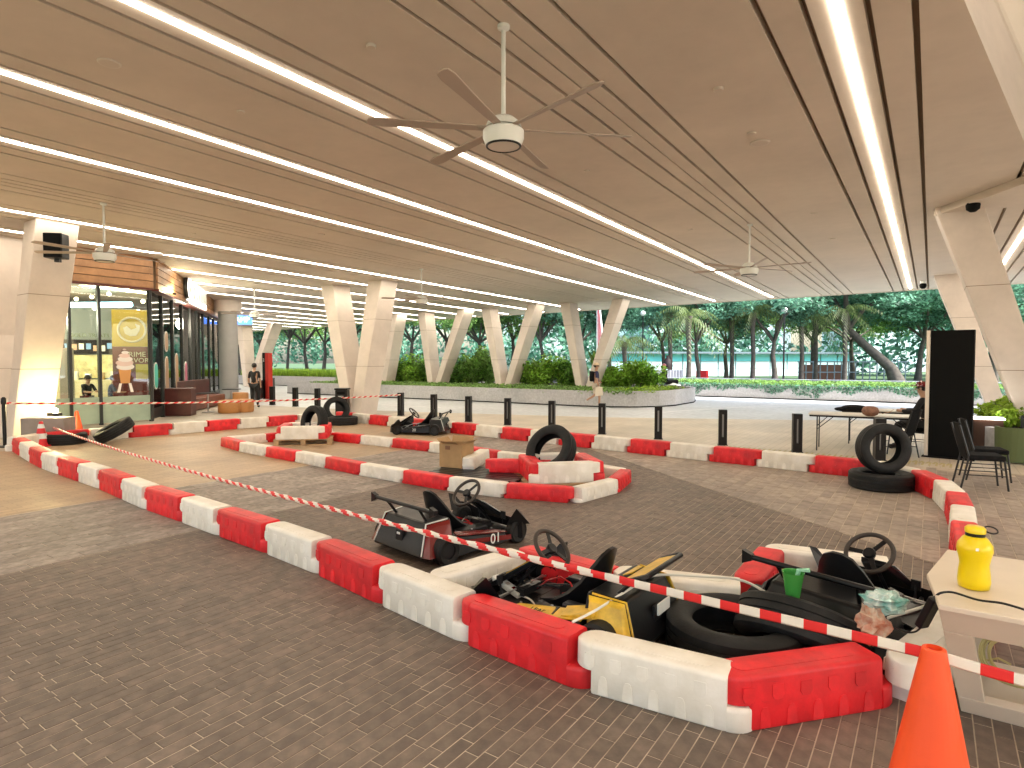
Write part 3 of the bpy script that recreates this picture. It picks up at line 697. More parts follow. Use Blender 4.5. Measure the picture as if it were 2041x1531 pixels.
# ================================================================== KARTS
def kart(label, loc, rz, acc, variant=0, s=1.0):
    A = {'red': M_['kred'], 'yellow': M_['yellow'], 'black': M_['black']}[acc]
    K = M_['black']
    t = thing('go_kart', label, 'go-kart', loc, rz); t.scale = (s,s,s)
    b = MB(); b.box((0,0,.075),(1.0,.5,.03)); b.box((.42,0,.08),(.3,.62,.025)); b.build('chassis_tray', K, t, bevel=.006)
    b = MB()
    for y in (-.27,.27): b.tube([(-.6,y,.09),(-.3,y,.09),(.3,y*.9,.09),(.62,y*.6,.09)], .016, 8)
    b.build('chassis_tube', M_['steel'], t, 40)
    # nose: wrap-round front bumper with raised horns
    b = MB(); pts = []
    for k in range(13):
        a = R(-88+176*k/12); pts.append((.46+.24*math.cos(a), .46*math.sin(a)))
    for k in range(12):
        (x0,y0),(x1,y1) = pts[k], pts[k+1]
        h0 = .17+.10*max(0, abs(y0)-.28)/.18; h1 = .17+.10*max(0, abs(y1)-.28)/.18
        b.hexa([(x0*.93,y0*.93,.04),(x0,y0,.05),(x1,y1,.05),(x1*.93,y1*.93,.04)], [(x0*.90,y0*.94,h0),(x0*.97,y0,h0-.015),(x1*.97,y1,h1-.015),(x1*.90,y1*.94,h1)])
    b.build('front_bumper', K, t, 35)
    for sy in (-1,1):
        b = MB(); b.add([(.30,sy*.40,.2),(.56,sy*.47,.17),(.50,sy*.36,.16),(.34,sy*.5,.36),(.40,sy*.47,.34)], [(0,1,3),(1,4,3),(1,2,4),(2,0,3,4),(0,2,1)]); b.build('nose_horn', K, t)
    # side pods: faceted wedges with a coloured top strip
    for sy in (-1,1):
        b = MB(); b.mi = 0
        def P_(x, y, z): return (x, sy*y, z)
        bt = [P_(-.34,.30,.05),P_(.28,.30,.05),P_(.30,.46,.06),P_(-.36,.48,.06)]; tp = [P_(-.34,.31,.24),P_(.24,.31,.15),P_(.25,.43,.14),P_(-.35,.45,.225)]
        b.hexa(bt, tp); b.build('side_pod', K, t, bevel=.008)
        b = MB(); zt = lambda x: .24-.09*(x+.34)/.58
        yi = .32 if variant == 2 else .37; q = [P_(-.33,yi,zt(-.33)+.006),P_(.20,yi,zt(.2)+.006),P_(.27,.44,zt(.27)-.002),P_(-.36,.465,zt(-.36)-.006)]
        b.add(q+[(v[0],v[1],v[2]+.006) for v in q], [(4,5,6,7),(0,1,5,4),(1,2,6,5),(2,3,7,6),(3,0,4,7)])
        q = [P_(-.36,.483,.20),P_(.30,.463,.12),P_(.30,.468,.075),P_(-.1,.478,.13)]
        b.add(q+[(v[0],v[1]+sy*.004,v[2]) for v in q], [(4,5,6,7),(3,2,1,0),(0,1,5,4),(2,3,7,6)])
        b.build('pod_stripe', A, t)
    # rear cowl
    b = MB(); b.hexa([(-.68,-.36,.08),(-.30,-.40,.08),(-.30,.40,.08),(-.68,.36,.08)], [(-.56,-.30,.35),(-.32,-.33,.37),(-.32,.33,.37),(-.56,.30,.35)])
    rc_ = b.build('rear_cowl', K, t, bevel=.02)
    b = MB(); b.box((-.632,0,.21),(.02,.10,.10)); b.v = [(x-.0+(.21-z)*.25*0, y, z) for x,y,z in b.v]; b.build('charge_socket', M_['steel'], rc_, bevel=.004)
    b = MB(); b.box((-.645,0,.23),(.008,.04,.018)); b.build('socket_label', M_['cwhite'], rc_)
    for sy in (-1,1):
        b = MB(); b.hexa([(-.66,sy*.37,.09),(-.40,sy*.41,.09),(-.38,sy*.455,.09),(-.64,sy*.44,.09)] if sy>0 else [(-.64,sy*.44,.09),(-.38,sy*.455,.09),(-.40,sy*.41,.09),(-.66,sy*.37,.09)],
                         [(-.57,sy*.315,.345),(-.34,sy*.34,.355),(-.36,sy*.37,.33),(-.56,sy*.35,.32)] if sy>0 else [(-.56,sy*.35,.32),(-.36,sy*.37,.33),(-.34,sy*.34,.355),(-.57,sy*.315,.345)])
        b.build('cowl_flank', A, t)
        if variant in (1,2):
            b = MB(); b.tube([(-.665,sy*.355,.10),(-.575,sy*.305,.35),(-.36,sy*.33,.365)], .007, 5); b.build('cowl_piping', M_['cwhite'] if variant == 1 else A, t)
    # seat: bucket shell
    b = MB(); sec = [(.12,.10,.13,.06),(.02,.085,.17,.10),(-.10,.09,.19,.13),(-.19,.16,.19,.12),(-.24,.28,.17,.08),(-.28,.42,.13,.045),(-.30,.52,.085,.015),(-.305,.56,.03,.0)]
    vs = []; n7 = 9
    for (x,z,w,dp) in sec:
        for k in range(n7):
            u = -1+2*k/(n7-1); vs.append((x+dp*.9*abs(u)**2.2, w*u, z+dp*.9*abs(u)**2.4))
    fs = [(i*n7+k, i*n7+k+1, (i+1)*n7+k+1, (i+1)*n7+k) for i in range(len(sec)-1) for k in range(n7-1)]
    nv = len(vs); back = [(v[0]-.022, v[1]*1.06, v[2]-.006) for v in vs]
    fs2 = [tuple(reversed([i+nv for i in f])) for f in fs]
    rim = []
    for k in range(n7-1): rim += [(k+1,k,nv+k,nv+k+1), ((len(sec)-1)*n7+k,(len(sec)-1)*n7+k+1,nv+(len(sec)-1)*n7+k+1,nv+(len(sec)-1)*n7+k)]
    for i in range(len(sec)-1): rim += [(i*n7,(i+1)*n7,nv+(i+1)*n7,nv+i*n7), ((i+1)*n7+n7-1,i*n7+n7-1,nv+i*n7+n7-1,nv+(i+1)*n7+n7-1)]
    b.add(vs+back, fs+fs2+rim); st = b.build('seat', K, t, 60)
    for y in (-.06,.06):
        b = MB(); b.lathe([(.017,0),(.017,.006)],12, Matrix.Translation((-.272,y,.43)) @ Matrix.Rotation(R(80),4,'Y')); b.build('seat_highlight', M_['chrome'], st)  # bright discs put in as the two highlights on the seatback
    # steering
    b = MB(); b.tube([(.50,0,.10),(.17,0,.45)], .014, 8); b.build('steering_column', M_['steel'], t)
    b = MB(); Tm = Matrix.Translation((.155,0,.465)) @ Matrix.Rotation(R(-46),4,'Y')
    b.ring(.145,.0155,36,10, Tm); w1 = b.build('steering_wheel', mat('wheel_grip',(.028,.018,.013),.5,.3,12) if 'grip' not in M_ else M_['grip'], t, 60)
    for a in (90, 210, 330):
        b = MB(); b.box((.07,0,-.004),(.14,.028,.007), Tm @ Matrix.Rotation(R(a),4,'Z')); b.build('spoke', K, w1)
    b = MB(); b.lathe([(.035,-.025),(.042,0),(.034,.014)],18,Tm); b.build('hub', K, w1, 40)
    b = MB(); b.hexa([(.20,-.07,.38),(.56,-.15,.15),(.56,.15,.15),(.20,.07,.38)], [(.225,-.08,.41),(.59,-.17,.17),(.59,.17,.17),(.225,.08,.41)]); fp = b.build('front_panel', K, t, bevel=.006)
    b = MB()
    for (u0,u1,y0,y1) in ((.28,.50,-.115,-.07),(.30,.46,.05,.11),(.34,.5,-.05,-.02)):
        q = []
        for (u,y) in ((u0,y0),(u1,y0*1.2),(u1,y1*1.2),(u0,y1)):
            q.append((u, y, .41-(u-.225)*(.24/.365)+.004))
        b.add(q+[(x+.002,y,z+.003) for x,y,z in q], [(4,5,6,7),(0,1,5,4),(1,2,6,5),(2,3,7,6),(3,0,4,7)])
    b.build('panel_decal', {'yellow': M_['yellow']}.get(acc, M_['cwhite']), fp)
    b = MB(); b.box((.36,.0,.14),(.08,.22,.05)); b.tube([(.47,-.17,.09),(.49,-.17,.22)],.008,6); b.tube([(.47,.17,.09),(.49,.17,.22)],.008,6); b.box((.49,-.17,.22),(.012,.06,.07)); b.box((.49,.17,.22),(.012,.06,.07)); b.build('pedals', M_['steel'], t)
    b = MB(); b.box((-.02,-.25,.15),(.34,.12,.12)); b.build('battery_box', K, t, bevel=.01)
    # wheels
    for (x, y, r_, w_) in ((.44,.40,.115,.09),(.44,-.40,.115,.09),(-.46,.43,.125,.12),(-.46,-.43,.125,.12)):
        Tw = Matrix.Translation((x,y,r_)) @ Matrix.Rotation(R(90),4,'X')
        b = MB(); b.ring(0,0,28,0,Tw,[(r_*.55,-w_*.42),(r_*.85,-w_*.5),(r_,-w_*.36),(r_,w_*.36),(r_*.85,w_*.5),(r_*.55,w_*.42)]); wh = b.build('wheel', M_['rubber'], t, 40)
        b = MB(); b.lathe([(r_*.56,-w_*.3),(r_*.5,-w_*.2),(r_*.2,-w_*.1),(r_*.2,w_*.1),(r_*.5,w_*.2),(r_*.56,w_*.3)],18,Tw); b.build('rim', M_['steel'], wh, 40)
    r6 = random.Random(len(label))
    for j_ in range(5):
        w0 = Vector((r6.uniform(-.25,.0),r6.uniform(-.24,.24),.10)); w1 = Vector((r6.uniform(.1,.4),r6.uniform(-.2,.2),.11)); wm = w0.lerp(w1,.5)+Vector((0,r6.uniform(-.1,.1),r6.uniform(.04,.14)))
        b = MB(); b.tube([w0,w0.lerp(wm,.5)+Vector((0,0,.05)),wm,wm.lerp(w1,.5)+Vector((0,0,.02)),w1],.006,5); b.build('wire', (M_['kwire'],K,M_['kwire'],M_['chrome'],K)[j_], t, 60)
    for sy in (-1,1):
        b = MB(); b.tube([(.44,sy*.10,.12),(.44,sy*.34,.115)],.009,6); b.tube([(.36,0,.17),(.44,sy*.3,.13)],.007,6); b.build('tie_rod', M_['chrome'], t)
        for j_ in range(3):
            b = MB(); b.lathe([(.010,0),(.008,.006)],8,Matrix.Translation((-.30+.25*j_,sy*.305,.245-.039*j_-.0))); b.build('bolt', M_['chrome'], t)
    b = MB(); b.box((-.20,.26,.17),(.16,.08,.14)); b.build('motor', M_['steel'], t, bevel=.01)
    # rear bar with flared ends
    b = MB(); zb, hw_ = .48, .44
    if variant == 2:
        for sy in (-1,1):
            for j_,(q0,q1,y0,y1) in enumerate(((-.40,-.16,.30,.44),(-.12,.02,.31,.43),(.05,.20,.32,.42))):
                d2_ = MB(); zt2 = lambda x: .252-.155*(x+.34)/.58
                d2_.hexa([(q0,min(sy*y0,sy*y1),zt2(q0)-.01),(q1,min(sy*y0,sy*y1),zt2(q1)-.01),(q1-.04,max(sy*y0,sy*y1),zt2(q1)-.01),(q0-.02,max(sy*y0,sy*y1),zt2(q0)-.01)],[(q0,min(sy*y0,sy*y1),zt2(q0)+.03),(q1,min(sy*y0,sy*y1),zt2(q1)+.03),(q1-.04,max(sy*y0,sy*y1),zt2(q1)+.022),(q0-.02,max(sy*y0,sy*y1),zt2(q0)+.022)]); d2_.build('pod_plate', M_['yellow'] if j_ != 1 else K, t, bevel=.004, bseg=1)
        for j_ in range(3):
            d2_ = MB(); d2_.hexa([(-.40-j_*.06,-.28,.372),(-.37-j_*.06,-.28,.372),(-.37-j_*.06,-.05,.372),(-.40-j_*.06,-.12,.372)],[(-.40-j_*.06,-.28,.378),(-.37-j_*.06,-.28,.378),(-.37-j_*.06,-.05,.378),(-.40-j_*.06,-.12,.378)]); d2_.build('cowl_decal', M_['yellow'], t)
    if variant != 2:
        b.tube([(-.60,-hw_,zb),(-.60,-.3,zb),(-.60,.3,zb),(-.60,hw_,zb)], .018, 10)
        for sy in (-1,1): b.hexa([(-.62,sy*hw_-.035,zb-.02),(-.58,sy*hw_-.035,zb-.02),(-.58,sy*hw_+.03,zb-.05),(-.62,sy*hw_+.03,zb-.05)],[(-.62,sy*hw_-.035,zb+.02),(-.58,sy*hw_-.035,zb+.02),(-.58,sy*hw_+.03,zb+.04),(-.62,sy*hw_+.03,zb+.04)])
        b.build('rear_bar', K, t, 40)
        for sy in (-1,1):
            b = MB(); b.tube([(-.50,sy*.22,.34),(-.60,sy*.24,zb)], .013, 8); b.build('bar_bracket', K, t)
    else:
        b.add([(-.53,-.26,.45),(-.53,.26,.45),(-.66,.26,.50),(-.66,-.26,.50),(-.53,-.26,.465),(-.53,.26,.465),(-.66,.26,.515),(-.66,-.26,.515)], [(3,2,1,0),(4,5,6,7),(0,1,5,4),(1,2,6,5),(2,3,7,6),(3,0,4,7)])
        b.build('rear_wing', M_['yellow'], t)
        b = MB(); b.tube([(-.54,-.28,.455),(-.66,-.28,.51),(-.68,-.26,.515),(-.68,.26,.515),(-.66,.28,.51),(-.54,.28,.455)], .017, 8); b.build('wing_hoop', K, t, 40)
        for sy in (-1,1):
            b = MB(); b.tube([(-.46,sy*.2,.34),(-.56,sy*.2,.44)], .013, 8); b.build('bar_bracket', K, t)
    return t
M_['kwire'] = mat('red_wire', (.45,.01,.01), .4)
M_['grip'] = mat('wheel_grip', (.028,.018,.013), .5, .3, 12)
def text(name, s, size, m, parent, T_, ext=.002, align='CENTER', bold=0):
    c = bpy.data.curves.new(name, 'FONT'); c.body = s; c.size = size; c.extrude = ext; c.align_x = align; c.align_y = 'CENTER'; c.offset = bold
    tmp = bpy.data.objects.new(name, c); COL.objects.link(tmp); c.resolution_u = 4
    me = bpy.data.meshes.new_from_object(tmp.evaluated_get(bpy.context.evaluated_depsgraph_get())); bpy.data.objects.remove(tmp); bpy.data.curves.remove(c)
    me.name = name; me.materials.clear(); me.materials.append(m); o = bpy.data.objects.new(name, me); COL.objects.link(o)
    if parent: o.parent = parent
    o.matrix_local = T_; return o
k1 = kart('dark red and black go-kart numbered 01 parked behind the near barrier row', (-3.86,4.62,0), R(80), 'red', 1, 1.03)
text('race_number', '01', .13, M_['cwhite'], k1, Matrix.Translation((.08,-.487,.13)) @ Matrix.Rotation(R(90),4,'X'))
k2 = kart('yellow and black go-kart with a raised yellow rear wing and white cable over it', (-2.02,3.66,.02), R(177), 'yellow', 2, 1.0)
text('pod_lettering', 'LEADER', .05, M_['black'], k2, Matrix.Translation((-.04,.405,.2)) @ Matrix.Rotation(R(180),4,'Z') @ Matrix.Rotation(R(8),4,'X'), .001)
b = MB(); b.box((-.655,-.05,.24),(.012,.17,.07)); b.build('scratched_sticker', M_['cwhite'], k2)
k3 = kart('black go-kart seen from behind with a green cup and rubbish on it', (-.38,4.70,0), R(72), 'black', 0, 1.02)
k4 = kart('small looking black go-kart alone on the far straight of the track', (0,0,0), 0, 'black', 1, 1.08)
p = G(832,864); place(k4, (p.x,p.y+.12,0), R(205))
text('pod_number', '20', .09, M_['cwhite'], k4, Matrix.Translation((0,.487,.12)) @ Matrix.Rotation(R(180),4,'Z') @ Matrix.Rotation(R(90),4,'X'))
# ================================================================== BOLLARDS
def bollard_meshes():
    H, w = .76, .085
    b = MB()
    for sx in (-1,1): b.box((sx*.052,0,H/2),(.066,.17,H))
    b.box((0,0,.09),(.062,.17,.18)); b.box((0,0,H-.05),(.062,.17,.10))
    f = b.mesh('post_frame', M_['bollard'], bevel=.004, bseg=1)
    c = MB(); c.box((0,.0,.42),(.036,.03,.46)); g = c.mesh('glow_slot', M_['slot'])
    d = MB(); d.box((0,0,.006),(.2,.2,.012)); h = d.mesh('foot_plate', M_['bollard'])
    return f, g, h
M_['slot'] = mat('slot_glow', (.30,.28,.27), .4, emit=(1,.85,.65), estr=.03)
bf, bgm, bh = bollard_meshes()
bl_px = [(1588,900),(1440,886),(1312,874),(1200,864),(1100,855),(1012,846),(934,839.5),(865,833),(799,827.5),(741,822),(633,812.5),(589,809.5),(543,806)]
names = ['nearest the folding table, right end of the row','second from the folding table','in front of the right end of the leafy planter','in front of the walking woman','just left of the walking woman','below the nearest planter V column left arm','third to the right of the far go-kart','behind the tail of the far go-kart','behind the front of the far go-kart','right beside the foot of the free standing V column','left of the litter bin','second left of the litter bin','beside the black slatted gate']
for i, (px, py) in enumerate(bl_px + [(1752,916)]):
    p = G(px,py+1); lab = 'black square bollard '+names[i] if i < len(names) else 'black square bollard seen through the standing tyre'
    t = thing('bollard', lab, 'bollard', (p.x,p.y,0), R(20), 'black slotted bollards along the drop-off lane')
    obj('post_frame', bf, t); obj('glow_slot', bgm, t); obj('foot_plate', bh, t)

# litter bin
p = G(683,827); t = thing('litter_bin','black litter bin with a white word beside the free standing V column','bin',(p.x,p.y,0), YAW)
b = MB(); b.box((0,0,.42),(.40,.38,.84)); b.build('bin_body', M_['bollard'], t, bevel=.03)
b = MB(); b.box((0,0,.87),(.44,.42,.06)); b.build('bin_lid', M_['black'], t, bevel=.015)
b = MB(); b.box((0,-.197,.74),(.26,.012,.08)); b.build('bin_slot', M_['matblack'], t)
text('bin_word', 'MBSA', .075, M_['cwhite'], t, Matrix.Translation((0,-.196,.62)) @ Matrix.Rotation(R(90),4,'X'))

# black slatted gate and totem far left
a, c = G(505,803), G(549,786); L = (c-a).length; ang = math.atan2(c.y-a.y, c.x-a.x)
t = thing('slatted_gate','low black slatted gate behind the ottomans, left of the bollards','gate',(a.x,a.y,0), ang)
n = int(L/.32)
for i in range(n):
    b = MB(); b.box((.16+i*.32,0,.47),(.17,.05,.86)); b.build('slat', M_['black'], t)
for z in (.12,.86):
    b = MB(); b.box((L/2,.03,z),(L,.04,.07)); b.build('rail', M_['black'], t)
p = G(534,795); t = thing('totem_sign','slim black and red totem sign left of the far grass planter','sign',(p.x,p.y,0), YAW-R(20))
b = MB(); b.box((-.09,0,1.1),(.16,.3,2.2)); b.build('black_panel', M_['black'], t)
b = MB(); b.box((.08,0,1.1),(.18,.28,2.18)); b.build('red_panel', mat('totem_red',(.5,.03,.02),.4), t)
text('totem_digit','2',.2,M_['cwhite'],t,Matrix.Translation((-.09,-.153,1.85)) @ Matrix.Rotation(R(90),4,'X'))

# ================================================================== PLANTERS
def wallrun(name, label, pts, h, th, m, parent=None, z0=0):
    t = thing(name, label, 'planter', (0,0,0))
    b = MB(); n = len(pts)
    P = [Vector(p) for p in pts]
    inn = []
    for i in range(n):
        d = (P[min(i+1,n-1)]-P[max(i-1,0)]).normalized(); inn.append(P[i]+Vector((-d.y,d.x))*th)
    for i in range(n-1):
        b.hexa([(P[i].x,P[i].y,z0),(P[i+1].x,P[i+1].y,z0),(inn[i+1].x,inn[i+1].y,z0),(inn[i].x,inn[i].y,z0)],
               [(P[i].x,P[i].y,h),(P[i+1].x,P[i+1].y,h),(inn[i+1].x,inn[i+1].y,h),(inn[i].x,inn[i].y,h)])
    b.build('planter_wall', m, t, 30)
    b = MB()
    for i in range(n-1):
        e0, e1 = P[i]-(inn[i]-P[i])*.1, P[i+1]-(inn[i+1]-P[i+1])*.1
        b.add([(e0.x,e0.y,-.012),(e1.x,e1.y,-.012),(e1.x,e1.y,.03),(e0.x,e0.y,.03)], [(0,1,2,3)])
    b.build('painted_foot_shadow', M_['matblack'], t)  # black strip along the wall foot, shade put in as colour; no recess
    return t
arc = [(-30,21.3),(-24,21.4),(-18.4,21.7),(-13,21.75),(-11.6,21.8),(-10.4,22.0),(-9.5,22.5),(-8.9,23.3),(-8.6,24.3),(-8.6,26.6),(-8.9,27.8),(-9.6,28.8),(-10.8,29.4),(-30,29.4)]
plt = wallrun('planter', 'long grey round-ended planter holding the V columns and leafy shrubs', arc, .62, .18, M_['conc'])
soil = mat('soil', (.05,.035,.02), .95, .3, 5, .5)
b = MB(); b.prism([(-30,21.45)]+[(x+(-.1 if x>-12 else 0), y+(.12 if y<24 else -.1)) for x,y in arc[2:-1]]+[(-30,29.3)], .3, .52); b.build('soil', soil, plt)
pl2 = wallrun('planter', 'pale planter wall with trailing ivy across the lane behind the bollards', [(-11.5,31.3),(45,31.3),(45,33.2),(-11.5,33.2),(-11.5,31.3)], .62, .15, M_['conc'])
b = MB(); b.box((16.7,32.25,.3),(56,1.7,.5)); b.build('soil', soil, pl2)
pl3 = wallrun('planter', 'pale stepped planter with long grass far left beyond the slatted gate', [(-46,27.7),(-34,27.7),(-22,28.6),(-22,32),(-46,31)], .70, .15, M_['conc'])
b = MB(); b.box((-34,29.8,.3),(22,3.2,.7)); b.build('soil', soil, pl3)
pl4 = wallrun('planter', 'low planter wall with bright green shrubs below the right V column', [(.72,15.0),(1.3,14.1),(6,14.1),(6,18.2),(.9,18.2),(.72,15.0)], .55, .12, M_['conc'])
b = MB(); b.box((3.4,16.1,.25),(4.6,3.6,.45)); b.build('soil', soil, pl4)

# ------------------------------------------------------------------ foliage
def leafmat(name, c, r_=.35, tr=.45):
    m = mat(name, c, .45, rand=r_, spec=.4); n = m.node_tree.nodes; l = m.node_tree.links; b = n['Principled BSDF']
    src = b.inputs['Base Color'].links[0].from_socket
    t = n.new('ShaderNodeBsdfTranslucent'); l.new(src, t.inputs[0]); mx = n.new('ShaderNodeMixShader'); mx.inputs[0].default_value = tr
    l.new(b.outputs[0], mx.inputs[1]); l.new(t.outputs[0], mx.inputs[2]); l.new(mx.outputs[0], n['Material Output'].inputs[0]); return m
LF = {'teal': leafmat('leaf_teal', (.15,.33,.22), .65), 'green': leafmat('leaf_green', (.22,.38,.10), .55), 'dark': leafmat('leaf_dark', (.09,.22,.14), .6),
      'lime': leafmat('leaf_lime', (.30,.46,.05), .4), 'deep': leafmat('leaf_deep', (.13,.28,.05), .7), 'shrub': leafmat('leaf_shrub', (.25,.46,.06), .6), 'pale': leafmat('leaf_pale', (.22,.27,.12), .3), 'palm': leafmat('leaf_palm', (.17,.23,.08), .4)}
bark = mat('bark', (.10,.085,.07), .9, .3, 4, .6, 20)
rl_ = random.Random(11)
def leaves(b, c, rad, n, size, flat=.5):
    for _ in range(n):
        while True:
            v = Vector((rl_.uniform(-1,1), rl_.uniform(-1,1), rl_.uniform(-1,1)))
            if .15 < v.length < 1: break
        p = Vector((c[0]+v.x*rad[0], c[1]+v.y*rad[1], c[2]+v.z*rad[2]))
        nrm = Vector((rl_.gauss(0,1)*flat, rl_.gauss(0,1)*flat, 1)).normalized(); u = nrm.orthogonal().normalized()
        u = (Matrix.Rotation(rl_.uniform(0,6.28),3,nrm) @ u); w = nrm.cross(u); s = size*rl_.uniform(.6,1.3)
        b.add([p-u*s, p+w*s*.45+nrm*s*.1, p+u*s, p-w*s*.45+nrm*s*.1], [(0,1,2,3)])
def shrub(label, c, rad, n, size, m, clumps=14, group='leafy shrubs in the planter', z0=.45, name='shrub'):
    t = thing(name, label, 'shrub', (c[0],c[1],z0), 0, group)
    b = MB()
    for k in range(clumps):
        a = rl_.uniform(0,6.28); q = rl_.uniform(.1,.85)
        cc = (rad[0]*q*math.cos(a), rad[1]*q*math.sin(a), rad[2]*(.35+.9*rl_.random()*(1-q*.6)))
        leaves(b, cc, (rad[0]*.42,rad[1]*.42,rad[2]*.38), n//clumps, size, .9)
    b.build('leafy_crown', m, t)
    b = MB()
    for k in range(6):
        a = rl_.uniform(0,6.28); b.tube([(0,0,-.1),(rad[0]*.3*math.cos(a),rad[1]*.3*math.sin(a),rad[2]*.6),(rad[0]*.5*math.cos(a),rad[1]*.5*math.sin(a),rad[2]*1.1)],[.02,.014,.006],5)
    b.build('stems', bark, t); return t
for (px, D, rw, rh, mk_, lab) in ((1270,26.6,1.15,.95,'shrub','round bright green shrub at the rounded end of the planter'),
                              (1225,27.0,.7,.7,'shrub','green shrub between the walking woman and the planter end'),
                              (1092,28.0,1.35,1.15,'shrub','big leafy shrub between the two right hand planter columns'),
                              (1140,28.6,.8,.9,'deep','dark shrub behind the left arm of the rightmost planter column'),
                              (1052,29.0,.8,.9,'deep','dark shrub right of the second planter column'),
                              (938,29.8,1.5,1.1,'deep','dark wide shrub under the banana leaves in the planter'),
                              (962,30.4,1.0,1.3,'green','taller green shrub behind the banana leaves in the planter'),
                              (826,31.6,1.5,1.15,'shrub','light topped shrub left of the third planter column'),
                              (800,33.0,1.0,.9,'deep','dark shrub at the left end of the planter by the free column'),
                              (850,32.5,1.0,.9,'deep','dark shrub behind the third planter column')):
    k_ = (px-CX)/F; D = max(D, 26.75/(.8246+.566*k_)); q = PD(px,740,D); shrub(lab, (q.x,q.y), (rw*1.1,rw*.7,rh*1.12), 3600, .105, LF[mk_], clumps=22)
for (px,D,s_,lab) in ((944,29.2,1.15,'banana plant with broad upright pale leaves in the planter'),(1190,28.4,1.2,'banana plant with one tall dark leaf beside the rightmost planter column'),(1075,29.6,1.0,'broad leaved plant with a reddish shoot in the planter')):
    k_ = (px-CX)/F; D = max(D, 26.3/(.8246+.566*k_)); q = PD(px,740,D); t = thing('banana_plant', lab, 'plant', (q.x,q.y,.45), 0)
    for k in range(9):
        a = k*2.4; l_ = s_*rl_.uniform(.8,1.2); bend = rl_.uniform(.25,.7); b = MB(); vs=[]; 
        for i in range(7):
            u = i/6; x = l_*bend*u*u; z = l_*1.3*u*(1-.25*u*bend)+.3; w = .17*s_*math.sin(math.pi*min(1,u*.9+.08))**.7
            vs += [(x,-w,z+.06*w),(x,0,z-.02),(x,w,z+.06*w)]
        fs = [(i*3+j,i*3+j+1,(i+1)*3+j+1,(i+1)*3+j) for i in range(6) for j in range(2)]
        b.add(vs, fs, Matrix.Rotation(a,4,'Z')); b.tube([(0,0,0),(.02,0,.35)],.02,5,Matrix.Rotation(a,4,'Z')); b.build('leaf_blade', LF['lime' if k%3==0 else 'green'], t)
# ground cover, ivy and grass as stuff
def cover(name, regions, n, size, m, parent=None, flat=.6):
    b = MB()
    for (x0,x1,y0,y1,z0,z1) in regions:
        for _ in range(int(n*(x1-x0))):
            p = (rl_.uniform(x0,x1), rl_.uniform(y0,y1), rl_.uniform(z0,z1)); leaves(b, p, (.05,.05,.03), 3, size, flat)
    o = b.build(name, m, parent); o['kind'] = 'stuff'; return o
cover('ground_cover', [(-29,-9.6,21.75,25.6,.50,.66)], 330, .07, LF['green'], None)
cover('ground_cover', [(-10.5,-8.9,22.5,26.5,.55,.72)], 300, .06, LF['lime'], None)
cover('hedge_strip', [(-11.3,44,31.35,33,.62,.85)], 190, .07, LF['green'], None)
iv = MB()
x = -11.2
while x < 30:
    L_ = .12+.4*abs(math.sin(x*1.7)*math.sin(x*.53+1))+rl_.uniform(0,.1)
    for k in range(int(12+L_*70)):
        leaves(iv, (x+rl_.uniform(-.12,.12), 31.24, .68-rl_.random()**1.3*L_), (.06,.03,.05), 1, .06, 1.5)
    x += .16
o = iv.build('trailing_ivy', LF['teal'], None); o['kind'] = 'stuff'
gb = MB()
def blades(b, x0,x1,y0,y1,z,n,h,w=.02):
    for _ in range(n):
        x = rl_.uniform(x0,x1); y = rl_.uniform(y0,y1); a = rl_.uniform(0,3.14); dx, dy = math.cos(a)*w, math.sin(a)*w; hh = h*rl_.uniform(.6,1.2); lx, ly = rl_.gauss(0,.25)*h, rl_.gauss(0,.25)*h
        b.add([(x-dx,y-dy,z),(x+dx,y+dy,z),(x+lx,y+ly,z+hh)], [(0,1,2)])
blades(gb,-45.5,-22.3,28,31,.62,16000,.55,.035); o = gb.build('long_grass', LF['lime'], None); o['kind'] = 'stuff'
iv = MB(); x = -33.5
while x < -22:
    L_ = .2+.3*abs(math.sin(x*1.3))
    for k in range(30): leaves(iv, (x+rl_.uniform(-.15,.15), 27.65+(x+34)*.075 if x>-34 else 27.6, .78-rl_.random()*L_), (.06,.04,.05), 1, .09, 1.5)
    x += .2
o = iv.build('trailing_plants', LF['green'], None); o['kind'] = 'stuff'
for i,(x,y,s_) in enumerate(((1.6,15.6,.75),(2.6,15.3,.8),(1.4,17.0,.7))):
    shrub(['bright green shrub nearest the brown box in the right planter','bright green shrub at the right edge behind the big column','bright green shrub seen between the black board and the big column'][i], (x,y), (s_*.8,s_*.7,s_*.62), 2000, .07, LF['lime'], group='shrubs in the right planter')

